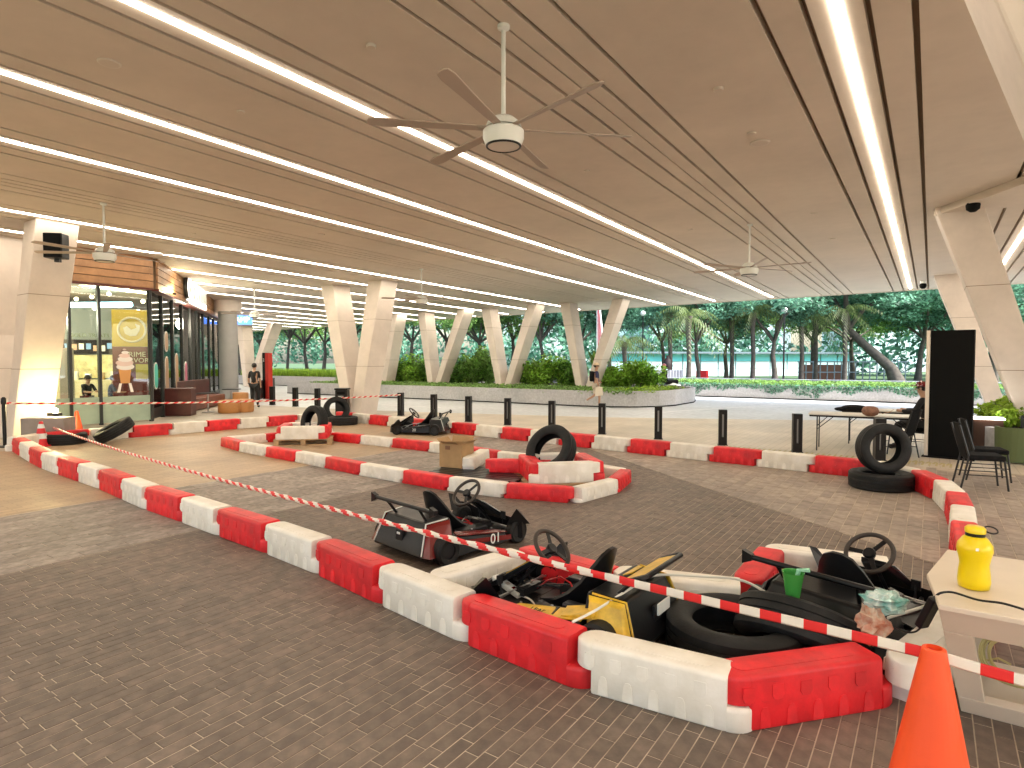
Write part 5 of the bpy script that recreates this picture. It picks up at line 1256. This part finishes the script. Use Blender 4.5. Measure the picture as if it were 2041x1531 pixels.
b = MB(); b.box((0,0,1.1),(.30,.22,2.2)); b.build('panel_body', mat('standee_pale',(.50,.42,.36),.6), t, bevel=.01)
b = MB(); b.box((0,0,.02),(.4,.4,.04)); b.build('panel_foot', M_['conc'], t)
p = G(-1,846); t = thing('banner','yellow green banner stand cut by the left edge','banner',(p.x,p.y,0),YAW)
b = MB(); b.box((-.02,0,1.6),(.34,.04,2.6)); b.build('banner_cloth', mat('banner_lime',(.40,.42,.02),.6), t)
b = MB(); b.tube([(-.2,0,0),(-.2,0,3)],.02,6); b.box((0,0,.02),(.5,.3,.04)); b.build('banner_frame', M_['black'], t)

# ================================================================== RIGHT SIDE FURNITURE
def ftable(loc, rz, L, W, lab):
    t = thing('folding_table',lab,'table',loc,rz)
    b = MB(); b.box((0,0,.735),(L,W,.025)); b.build('table_top', mat('table_white',(.72,.70,.66),.4) if 'tw' not in M_ else M_['tw'], t, bevel=.004)
    b = MB(); b.box((0,W/2-.02,.705),(L-.04,.02,.035)); b.box((0,-W/2+.02,.705),(L-.04,.02,.035)); b.build('edge_rail', M_['black'], t)
    for sx in (-1,1):
        x = sx*(L/2-.16)
        b = MB(); b.tube([(x,-W/2+.06,0),(x,-W/2+.06,.72)],.013,6); b.build('leg', M_['steel'], t)
        b = MB(); b.tube([(x,W/2-.06,0),(x,W/2-.06,.72)],.013,6); b.build('leg', M_['steel'], t)
        b = MB(); b.tube([(x,-W/2+.06,.42),(x,W/2-.06,.42)],.009,6); b.tube([(x,0,.42),(x-sx*.32,0,.71)],.009,6); b.tube([(x,-W/2+.06,.5),(x-sx*.2,-W/2+.06,.71)],.008,6); b.build('brace', M_['steel'], t)
M_['tw'] = mat('table_white', (.74,.71,.66), .4)
ftable((-1.12,13.98,0), R(4), 1.9, .72, 'white folding table with a black bag and a pot behind the bollards')
ftable((-.75,15.5,0), R(4), 1.8, .72, 'second folding table right behind the one with the bag')
q = G(1702,821,.75); t = thing('black_bag','black bag lying flat on the folding table','bag',(q.x,q.y+.1,.748),R(5))
b = MB(); b.ball((0,0,.07),.1,16,10,(2.6,1.5,.75)); b.ball((-.2,0,.045),.08,12,8,(2.2,1.4,.6)); b.build('soft_body', M_['fabric'], t, 60)
b = MB(); b.tube([(-.3,-.1,.04),(-.1,-.14,.12),(.1,-.1,.12)],.008,6); b.build('strap', M_['black'], t)
q = G(1734,830,.75); t = thing('clay_pot','round brown pot with a twig on the folding table','pot',(q.x,q.y+.05,.748))
b = MB(); b.lathe([(.06,0),(.13,.04),(.15,.10),(.12,.17),(.07,.19),(.06,.17)],20); b.build('pot_body', mat('clay_brown',(.22,.10,.06),.6,.3,20), t, 60)
b = MB(); b.tube([(.05,0,.15),(.2,-.02,.06),(.32,-.03,.1),(.38,-.03,.15)],[.008,.006,.005,.003],5); b.build('twig', M_['wood'], t)
def chair(loc, rz, lab):
    t = thing('banquet_chair',lab,'chair',loc,rz,'black banquet chairs')
    b = MB(); b.box((0,0,.445),(.44,.44,.075)); b.build('seat', M_['fabric'], t, bevel=.025, bseg=3)
    b = MB(); b.hexa([(-.235,-.20,.46),(-.19,-.20,.46),(-.19,.20,.46),(-.235,.20,.46)],[(-.33,-.17,.92),(-.295,-.17,.92),(-.295,.17,.92),(-.33,.17,.92)]); b.build('backrest', M_['fabric'], t, bevel=.018, bseg=3)
    for sy in (-1,1):
        b = MB(); b.tube([(.20,sy*.20,.42),(.25,sy*.21,0)],.013,6); b.build('leg', M_['steel'], t)
        b = MB(); b.tube([(-.33,sy*.205,.90),(-.21,sy*.205,.45),(-.30,sy*.21,0)],.013,6); b.build('leg', M_['steel'], t)
        b = MB(); b.tube([(.225,sy*.206,.2),(-.26,sy*.208,.2)],.008,5); b.build('stretcher', M_['steel'], t)
    b = MB(); b.tube([(.23,-.2,.27),(.23,.2,.27)],.008,5); b.build('stretcher', M_['steel'], t)
    return t
chair((.62,10.95,0), R(12), 'black banquet chair just outside the bend, nearest of the pair'); chair((.72,11.75,0), R(10), 'black banquet chair behind the nearest one, before the black board')
chair((-.52,13.55,0), R(160), 'black banquet chair pushed to the folding table beside the board'); chair((-.12,14.75,0), R(172), 'black banquet chair of the seated person behind the board')
chair((1.72,10.7,0), R(190), 'black banquet chair cut by the right edge of the view')
p = G(1888,914); t = thing('display_board','tall black upright board with a white edge left of the big right column','board',(p.x+.02,p.y+.1,0), R(-8))
b = MB(); b.box((.02,0,1.19),(.66,.16,2.36)); b.build('black_face', M_['matblack'], t)
b = MB(); b.box((-.345,.0,1.19),(.06,.17,2.37)); b.build('white_edge', mat('board_edge',(.78,.70,.60),.5), t)
b = MB(); b.box((0,.02,.012),(.8,.4,.024)); b.build('foot', M_['matblack'], t)
p = G(1966,905); t = thing('brown_cabinet','dark brown box cabinet with a lit top and a small red sign','cabinet',(p.x,p.y,0), R(2))
b = MB(); b.box((0,0,.34),(.46,.35,.68)); b.build('cabinet_body', mat('cabinet_brown',(.07,.03,.018),.4), t, bevel=.008)
b = MB(); b.box((0,-.02,.70),(.5,.4,.025)); b.build('lit_top', mat('lit_white',(.9,.9,.85),.4,emit=(1,.97,.9),estr=3), t)
b = MB(); b.box((.10,-.18,.30),(.12,.012,.10)); b.build('red_sign', M_['red'], t)
text('sign_digits','F7',.08,M_['cwhite'],t,Matrix.Translation((.10,-.188,.30)) @ Matrix.Rotation(R(90),4,'X'),.002)
p = G(2012,925); t = thing('green_armchair','olive green round tub chair right of the brown cabinet','armchair',(p.x+.1,p.y+.3,0)); t.scale = (.72,.72,.85)
olive = mat('olive_velvet',(.10,.13,.05),.8)
b = MB(); n=14
for k in range(n):
    a0, a1 = R(-200+220*k/n), R(-200+220*(k+1)/n)
    b.hexa([(.40*math.cos(a),.40*math.sin(a),.03) for a in (a0,a1)]+[(.30*math.cos(a),.30*math.sin(a),.03) for a in (a1,a0)],[(.42*math.cos(a),.42*math.sin(a),.74) for a in (a0,a1)]+[(.33*math.cos(a),.33*math.sin(a),.74) for a in (a1,a0)])
b.build('tub_back', olive, t, 40); b = MB(); b.lathe([(.3,.05),(.31,.36),(.28,.42)],20); b.build('seat', olive, t, 40)
p = G(2055,925); t = thing('draped_table','table under a black cloth cut by the right edge','table',(p.x+.35,p.y+.3,0))
b = MB(); b.box((0,0,.6),(.9,.7,.42)); b.build('black_cloth', M_['fabric'], t, bevel=.03); 
for sx in (-1,1):
    for sy in (-1,1):
        b = MB(); b.tube([(sx*.4,sy*.3,0),(sx*.4,sy*.3,.5)],.02,6); b.build('leg', M_['steel'], t)
# cctv cameras
for (px,py,up,lab) in ((1940,392,.0,'dome camera under the ceiling beside the big right column head'),(1840,560,0,'black dome camera at the head of the farther right column')):
    c_ = CP(px,py); t = thing('dome_camera',lab,'security camera',(c_.x,c_.y,c_.z))
    b = MB(); b.lathe([(.09,0),(.09,-.08),(.07,-.1)],18); b.build('camera_mount', M_['cwhite'], t, 40)
    b = MB(); b.lathe([(.10,-.10),(.12,-.16),(.11,-.24),(.05,-.29)],18); b.build('dome', M_['matblack'], t, 50)

# ================================================================== DESK, BOTTLE, CABLES
t = thing('desk','pale slanted frame desk in the front right corner carrying the yellow bottle','desk',(0,0,0))
DM = M_['desk']; zt = .65
b = MB(); b.prism([(.05,3.50),(1.9,3.50),(1.9,4.56),(.10,4.56),(-.0,3.97)], zt-.03, zt); b.build('desk_top', DM, t, bevel=.006)
def bar4(q, th, nm):      # q: 4 pts, thickness vector
    b = MB(); b.hexa(q, [tuple(Vector(v)+Vector(th)) for v in q]); return b.build(nm, DM, t, bevel=.004)
def fp(u, v): return (.05+.11*v+u*(1.85-.2*v), 3.52+.33*v, (zt-.032)*(1-v))    # front frame plane
nrm = (0,.045,.022)
bar4([fp(0,0),fp(1,0),fp(1,.20),fp(0,.20)], nrm, 'front_apron'); bar4([fp(0,.203),fp(.065,.203),fp(.065,.84),fp(0,.84)], nrm, 'leg'); bar4([fp(0,.843),fp(1,.843),fp(1,1),fp(0,1)], nrm, 'bottom_rail'); bar4([fp(.36,.203),fp(.42,.203),fp(.42,.84),fp(.36,.84)], nrm, 'leg')
def bp_(u, v): return (.12+.11*v+u*(1.8-.2*v), 4.5-.25*v, (zt-.032)*(1-v))
bar4([bp_(0,0),bp_(1,0),bp_(1,.15),bp_(0,.15)], (0,-.04,0), 'back_apron'); bar4([bp_(0,.153),bp_(.06,.153),bp_(.06,1),bp_(0,1)], (0,-.04,0), 'leg')
b = MB(); b.box((1.0,4.1,.09),(1.55,.5,.02)); b.build('lower_shelf', DM, t)
q = G(1937,1178,zt); t = thing('water_bottle','bright yellow water bottle with a black neck band on the desk','bottle',(q.x+.01,q.y+.06,zt),R(20))
yl = mat('bottle_yellow',(.85,.62,.0),.28,sss=.15)
b = MB(); b.lathe([(.05,0),(.066,.008),(.070,.04),(.066,.09),(.062,.125),(.068,.16),(.077,.195),(.074,.225),(.055,.255),(.041,.268)],36); b.build('bottle_body', yl, t, 60)
b = MB(); b.lathe([(.042,.262),(.042,.285)],28); b.build('neck_band', M_['black'], t)
b = MB(); b.lathe([(.044,.284),(.045,.305),(.036,.315),(.01,.318)],28); b.build('lid', yl, t, 50)
b = MB(); b.ring(.028,.004,20,6,Matrix.Translation((.068,.0,.30)) @ Matrix.Rotation(R(25),4,'X')); b.build('strap_ring', M_['black'], t)
b = MB(); b.box((-.02,-.074,.215),(.014,.003,.014),rz=.2); b.build('label_dot', M_['cwhite'], t)
def cable(name, pts, r_, m, label, cat='cable'):
    P = [PD(*p) if len(p) == 3 and p[0] > 40 else Vector(p) for p in pts]; out = []
    for i in range(len(P)-1):
        a,b_,c,d = P[max(i-1,0)],P[i],P[i+1],P[min(i+2,len(P)-1)]
        for k in range(6):
            u = k/6; out.append(.5*((2*b_)+(c-a)*u+(2*a-5*b_+4*c-d)*u*u+(3*b_-a-3*c+d)*u**3))
    out.append(P[-1]); b = MB(); b.tube(out, r_, 6); o = b.build(name, m, None, 60); return tag(o, label, cat)
wc = mat('cable_white',(.72,.70,.62),.5); bc = M_['black']
cable('power_cable', [(1141,1240,3.45),(1190,1215,3.55),(1258,1172,3.75),(1305,1147,3.95),(1400,1149,4.15),(1482,1158,4.1),(1560,1200,3.85),(1655,1237,3.65),(1722,1243,3.55),(1800,1222,3.45),(1848,1207,3.35)], .0085, wc, 'long white cable looping over the yellow kart towards the adapter')
cable('short_cable', [(1040,1188,4.3),(1058,1196,4.25),(1070,1215,4.15),(1074,1232,4.1)], .007, wc, 'short white cable from the power strip')
cable('black_cable', [(968,1196,4.45),(985,1160,4.5),(1010,1143,4.55),(1035,1141,4.5),(1045,1150,4.45)], .006, bc, 'thin black cable by the white power strip')
cable('adapter_cable', [(1864,1190,2.98),(1875,1182,2.96),(1900,1181,2.95),(1950,1196,2.86),(2000,1203,2.78),(2060,1221,2.7)], .0055, bc, 'black adapter cable lying over the desk top')
cable('adapter_cable', [(1838,1248,3.05),(1825,1259,3.1),(1805,1260,3.1),(1785,1250,3.2)], .005, bc, 'black cable end hanging below the power adapter')
a_, b_ = PD(1866,1192,2.97), PD(1836,1248,3.04)
t = thing('power_adapter','black power adapter brick leaning at the corner of the desk','adapter',tuple((a_+b_)/2)); dq = (a_-b_); L_ = dq.length
o = MB().box((0,0,0),(L_,.062,.036)).build('adapter_case', M_['black'], t, bevel=.006); o.rotation_euler = dq.to_track_quat('X','Z').to_euler()
a_, b_ = PD(986,1150,4.5), PD(1038,1187,4.3)
t = thing('power_strip','white power strip lying on the nose of the yellow kart','power strip',tuple((a_+b_)/2)); dq = a_-b_
o = MB().box((0,0,0),(dq.length,.065,.04)).build('strip_case', M_['cwhite'], t, bevel=.008); o.rotation_euler = dq.to_track_quat('X','Z').to_euler()
for k in range(3):
    c_ = MB().box((-.07+k*.07,0,.021),(.03,.03,.004)).build('socket', M_['fit'] if k else M_['kred'], o)
# coil of cable on the desk shelf
b = MB(); rr = random.Random(5)
for k in range(7):
    b.ring(.11+rr.uniform(-.02,.03),.006,28,6,Matrix.Translation(PD(2022+rr.uniform(-12,12),1312,3.12)) @ Matrix.Rotation(R(62)+rr.uniform(-.2,.2),4,'X') @ Matrix.Rotation(rr.uniform(-.2,.2),4,'Y'))
b.tube([PD(1952,1303,3.2),PD(1968,1316,3.2),PD(1990,1312,3.15),PD(2015,1325,3.12)],.006,6)
o = b.build('coiled_cable', mat('cable_straw',(.55,.47,.20),.5), None, 60); tag(o,'coil of straw coloured cable inside the desk frame','cable')
# cup and rubbish on the black kart
q = PD(1580,1197,3.62); t = thing('green_cup','green plastic cup with a pale straw on the back of the black kart','cup',tuple(q))
gm = mat('cup_green',(.06,.32,.06),.25,sss=.1)
b = MB(); b.lathe([(.034,0),(.036,.005),(.060,.165),(.064,.175),(.057,.172),(.033,.01)],24); b.build('cup_body', gm, t, 50)
b = MB(); b.tube([(.0,0,.02),(.03,.0,.19),(.09,.0,.20)],.014,6); b.build('straw', mat('straw_mint',(.30,.62,.42),.5), t)
def crumple(loc, sc, m, name, lab, cat, seed, rz=0):
    r4 = random.Random(seed); b = MB(); b.ball((0,0,0),1,18,12)
    from mathutils import noise
    b.v = [tuple(Vector(v)*(1+.55*noise.noise(Vector(v)*2.1+Vector((seed,0,0)))+.3*noise.noise(Vector(v)*5.3))) for v in b.v]
    b.v = [(x*sc[0],y*sc[1],z*sc[2]) for x,y,z in b.v]; o = b.build(name, m, None); o.location = loc; o.rotation_euler.z = rz; return tag(o, lab, cat)
foil = mat('foil_bag',(.72,.78,.76),.25,.5,9,col2=(.15,.45,.40),metal=.3)
q = PD(1765,1200,3.3); crumple(tuple(q),(.11,.08,.055),foil,'crumpled_bag','crumpled silvery bag with a blue tip on the black kart','rubbish',3,.6)
wrap = mat('snack_wrapper',(.60,.50,.38),.35,.6,14,col2=(.45,.12,.05))
q = PD(1742,1245,3.28); crumple(tuple(q),(.075,.055,.10),wrap,'snack_wrapper','colourful crumpled snack wrapper by the front corner block','rubbish',8,.2)

# ================================================================== BARRIER TAPE
tr_, tw_ = mat('tape_red',(.75,.02,.02),.45), mat('tape_white',(.82,.74,.64),.45)
def tape(name, A, B, sag, label, rope=lambda s: 0.0, w=.046, seg=.095, start=0):
    # ribbon that is flat near its start and rolled up into a cord further on
    L = (B-A).length; st = seg/6; n = int(L/st); vs = []; fs = []; ms = []; d = (B-A).normalized(); up = Vector((0,0,1)); sd = d.cross(up).normalized(); K = 8
    for i in range(n+1):
        u = i/n; s = u*L; p = A.lerp(B,u)-Vector((0,0,4*sag*u*(1-u))); q = max(0,min(1,rope(s)))
        hh = w/2*(1-q)+.021*q*(1+.25*math.sin(s*23)); th = .0008*(1-q)+.014*q
        for k in range(K):
            t_ = 2*math.pi*k/K; vs.append(p+up*hh*math.cos(t_)+sd*th*math.sin(t_))
    for i in range(n):
        s = i*st; q = max(0,min(1,rope(s)))
        for k in range(K):
            fs.append((i*K+k,(i+1)*K+k,(i+1)*K+(k+1)%K,i*K+(k+1)%K))
            off_ = q*(k if k < K/2 else K-1-k)/3.0*1.0
            ms.append(int((s+start*seg)/seg+off_)%2)
    me = bpy.data.meshes.new(name); me.from_pydata([tuple(v) for v in vs],[],fs); me.materials.append(tr_); me.materials.append(tw_); me.polygons.foreach_set('material_index',ms)
    me.polygons.foreach_set('use_smooth',[True]*len(fs)); o = obj(name, me); return tag(o, label, 'barrier tape')
Bp = PD(60,834,15.2)
tape('barrier_tape', CT+Vector((0,0,-.03)), Bp, .145, 'long red and white tape from the tall cone across the karts to the left column', lambda s: (s-1.0)/2.2)
tape('barrier_tape', CT+Vector((.045,0,-.035)), PD(2230,1398,2.02), .01, 'short red and white tape from the tall cone out of the right edge', start=1)
tape('barrier_tape', PD(12,804,12.9), PD(798,787,19.8), .09, 'thin red and white tape stretched from the left stanchion to the bollards', lambda s: .9, w=.05)

# ================================================================== PEOPLE
def skinmesh(name, J, E, m, parent, root=0, sub=1):
    me = bpy.data.meshes.new(name); me.from_pydata([j[0] for j in J], E, []); o = obj(name, me, parent); me.materials.append(m)
    md = o.modifiers.new('skin','SKIN'); sv = me.skin_vertices[0].data
    for i, j in enumerate(J): sv[i].radius = (j[1], j[2] if len(j) > 2 else j[1]); sv[i].use_root = (i == root)
    md.use_smooth_shade = True; s_ = o.modifiers.new('sub','SUBSURF'); s_.levels = s_.render_levels = sub; return o
def person(label, loc, rz, pose, top, legs_m, shoes, hair, s=1.0, cap=None, legkind='trousers', sleeve='short', group=None):
    t = thing('person', label, 'person', loc, rz, group); t.scale = (s,s,s)
    P = dict(pelvis=(0,0,.93),waist=(0,0,1.06),chest=(.0,0,1.27),neck=(0,0,1.45),jaw=(.02,0,1.53),head=(.012,0,1.61),crown=(.0,0,1.69),
             shl=(0,.165,1.40),ell=(-.02,.21,1.12),wrl=(.04,.22,.87),hal=(.06,.22,.78),shr=(0,-.165,1.40),elr=(-.02,-.21,1.12),wrr=(.04,-.22,.87),har=(.06,-.22,.78),
             hl=(0,.09,.86),knl=(.02,.10,.47),anl=(0,.10,.09),tol=(.15,.11,.035),hr=(0,-.09,.86),knr=(.02,-.10,.47),anr=(0,-.10,.09),tor=(.15,-.11,.035))
    P.update(pose); rad = dict(pelvis=.12,waist=.105,chest=(.14,.10),neck=.052,jaw=.068,head=.092,crown=.06,hl=.085,hr=.085,knl=.055,knr=.055,anl=.036,anr=.036,tol=.035,tor=.035,shl=.055,shr=.055,ell=.04,elr=.04,wrl=.028,wrr=.028,hal=.034,har=.034)
    names = list(P); ix = {n:i for i,n in enumerate(names)}
    def JR(n, k=1.0):
        r_ = rad[n]; r_ = r_ if isinstance(r_, tuple) else (r_, r_); return (P[n], r_[0]*k, r_[1]*k)
    edges = [('pelvis','waist'),('waist','chest'),('chest','neck'),('neck','jaw'),('jaw','head'),('head','crown'),('chest','shl'),('shl','ell'),('ell','wrl'),('wrl','hal'),('chest','shr'),('shr','elr'),('elr','wrr'),('wrr','har'),
             ('pelvis','hl'),('hl','knl'),('knl','anl'),('anl','tol'),('pelvis','hr'),('hr','knr'),('knr','anr'),('anr','tor')]
    skinmesh('body', [JR(n) for n in names], [(ix[a],ix[b_]) for a,b_ in edges], M_['skin'], t)
    def part(nm, ns, es, m, k):
        q = {n:i for i,n in enumerate(ns)}; skinmesh(nm, [JR(n,k) for n in ns], [(q[a],q[b_]) for a,b_ in es], m, t)
    an = ['ell','elr'] + (['wrl','wrr'] if sleeve == 'long' else [])
    es = [('pelvis','waist'),('waist','chest'),('chest','shl'),('chest','shr'),('shl','ell'),('shr','elr')]+([('ell','wrl'),('elr','wrr')] if sleeve=='long' else [])
    part('shirt', ['pelvis','waist','chest','shl','shr']+an, es, top, 1.17)
    ns = ['pelvis','hl','hr','knl','knr']+(['anl','anr'] if legkind=='trousers' else [])
    es = [('pelvis','hl'),('pelvis','hr'),('hl','knl'),('hr','knr')]+([('knl','anl'),('knr','anr')] if legkind=='trousers' else [])
    rad['knl'] = rad['knr'] = .065 if legkind=='trousers' else .085
    part(legkind, ns, es, legs_m, 1.22)
    for a,b_ in (('anl','tol'),('anr','tor')): part('shoe', [a,b_], [(a,b_)], shoes, 1.35)
    b = MB(); h = Vector(P['head']); b.ball((h.x-.02,h.y,h.z+.03),.1,16,10,(1.05,.95,1.0)); b.build('hair', hair, t, 60)
    fc = MB(); fc.ball((h.x+.095,h.y,h.z-.02),.016,8,6,(1.2,.8,1.3)); fc.build('nose', M_['skin'], t, 60)
    for sy in (-1,1):
        e = MB(); e.ball((h.x+.085,h.y+sy*.033,h.z+.008),.011,8,6); e.build('eye', M_['matblack'], t)
        e = MB(); e.ball((h.x-.0,h.y+sy*.095,h.z-.01),.022,8,6,(.8,.4,1.3)); e.build('ear', M_['skin'], t)
    if cap:
        b = MB(); b.lathe([(.112,0),(.112,.03),(.095,.075),(.04,.1),(.0,.105)],20,Matrix.Translation((h.x-.01,h.y,h.z+.035))); b.prism([(.05,-.08),(.13,-.075),(.19,-.03),(.19,.03),(.13,.075),(.05,.08)],0,.012,Matrix.Translation((h.x,h.y,h.z+.04))); b.build('cap', cap, t, 50)
    return t
hairm = mat('hair_dark',(.015,.011,.009),.6); navy = mat('navy_shirt',(.02,.02,.07),.8); creamc = mat('cream_cloth',(.62,.54,.44),.8); blk_ = mat('black_cloth',(.012,.012,.014),.85); shoe = mat('shoe_white',(.5,.5,.5),.5); capb = mat('cap_beige',(.60,.44,.30),.8)
p = G(1188,813); w = person('walking woman in a beige cap, navy top and cream shorts carrying a tote bag',(p.x,p.y,0),YAW,
    dict(knl=(-.02,.09,.49),anl=(-.34,.10,.30),tol=(-.42,.11,.16),knr=(.12,-.09,.48),anr=(.10,-.10,.09),tor=(.26,-.11,.035),ell=(.06,.20,1.14),wrl=(.20,.20,.98),hal=(.25,.2,.95),elr=(-.02,-.22,1.13),wrr=(.05,-.23,.90),har=(.07,-.23,.83)), navy, creamc, shoe, hairm, 1.0, capb, 'shorts')
b = MB(); b.box((-.17,0,1.22),(.16,.28,.40)); b.build('backpack', M_['fabric'], w, bevel=.05, bseg=3)
tb_ = thing('tote_bag','cream tote bag held at the side of the walking woman','bag',(p.x,p.y,0),YAW)
b = MB(); b.hexa([(-.08,-.30,.46),(.22,-.30,.50),(.22,-.25,.50),(-.08,-.25,.46)],[(-.06,-.28,.80),(.20,-.28,.82),(.20,-.25,.82),(-.06,-.25,.80)]); b.build('bag_body', creamc, tb_, bevel=.008)
b = MB(); b.tube([(0,-.262,.78),(.06,-.25,.86),(.14,-.262,.79)],.006,6); b.build('handle', creamc, tb_)
p = G(508,813); person('man in black walking away behind the slatted gate on the left',(p.x,p.y,0),YAW+R(90),dict(knr=(.10,-.1,.48),anr=(.02,-.10,.10)),blk_,blk_,blk_,hairm,1.0,None,'trousers','short')
sit = dict(pelvis=(0,0,.50),waist=(-.02,0,.64),chest=(.0,0,.86),neck=(.03,0,1.05),jaw=(.06,0,1.12),head=(.06,0,1.20),crown=(.05,0,1.28),shl=(.01,.17,1.0),shr=(.01,-.17,1.0),ell=(.14,.22,.76),elr=(.14,-.22,.76),wrl=(.36,.18,.76),wrr=(.36,-.18,.76),hal=(.44,.16,.77),har=(.44,-.16,.77),
           hl=(.03,.09,.49),hr=(.03,-.09,.49),knl=(.44,.11,.50),knr=(.44,-.11,.50),anl=(.42,.11,.09),anr=(.42,-.11,.09),tol=(.57,.12,.035),tor=(.57,-.12,.035))
person('seated person in dark clothes and a cap leaning out behind the black board',(-.10,14.75,0),R(172),dict(sit),blk_,blk_,blk_,hairm,1.05,M_['kred'],'trousers','long')
for (px,D,rz,top,lab) in ((222,20.4,60,mat('blue_grey_shirt',(.10,.12,.2),.8),'seated customer in a grey shirt left of the cone sticker inside the shop'),(284,20.9,150,blk_,'seated customer in black by the maroon panel inside the shop'),(172,20.6,20,blk_,'customer in dark clothes sitting near the counter inside the shop')):
    q = PD(px,720,D); person(lab,(q.x,q.y,0.012),R(rz),dict(sit),top,blk_,blk_,hairm,1.0)
    t = thing('cafe_chair','cafe chair under the '+lab.split(' inside')[0],'chair',(q.x,q.y,0.012),R(rz),'cafe chairs inside the shop')
    b = MB(); b.lathe([(.2,.36),(.2,.39)],18); b.build('seat', rust, t)
    for k in range(4):
        b = MB(); a = R(45+90*k); b.tube([(.15*math.cos(a),.15*math.sin(a),.37),(.2*math.cos(a),.2*math.sin(a),0)],.012,6); b.build('leg', M_['steel'], t)
# rider on a parked scooter beyond the planter end
q = G(1325,783); q = PD(1325,760,30.2); t = thing('scooter','pale motor scooter parked beyond the rounded planter end','scooter',(q.x,q.y,0),YAW+R(180))
for x in (-.6,.6):
    b = MB(); b.ring(.22,.06,20,8,Matrix.Translation((x,0,.27)) @ Matrix.Rotation(R(90),4,'X')); b.build('wheel', M_['rubber'], t, 60)
b = MB(); b.tube([(-.75,0,.55),(-.4,0,.62),(-.1,0,.42),(.25,0,.36),(.45,0,.75),(.55,0,1.0)],[.1,.16,.14,.1,.12,.06],10); b.build('fairing', M_['cwhite'], t, 60)
b = MB(); b.tube([(-.65,0,.78),(-.05,0,.76)],.11,10); b.build('seat', M_['fabric'], t, 60)
b = MB(); b.tube([(.5,-.3,1.05),(.55,0,1.0),(.5,.3,1.05)],.02,8); b.build('handlebar', M_['steel'], t)
sr = dict(sit); person('rider in dark clothes sitting on the pale scooter beyond the planter',(q.x,q.y,.36),YAW+R(180),sr,blk_,blk_,blk_,mat('helmet_pink',(.4,.12,.12),.3),1.0,None,'trousers','long')
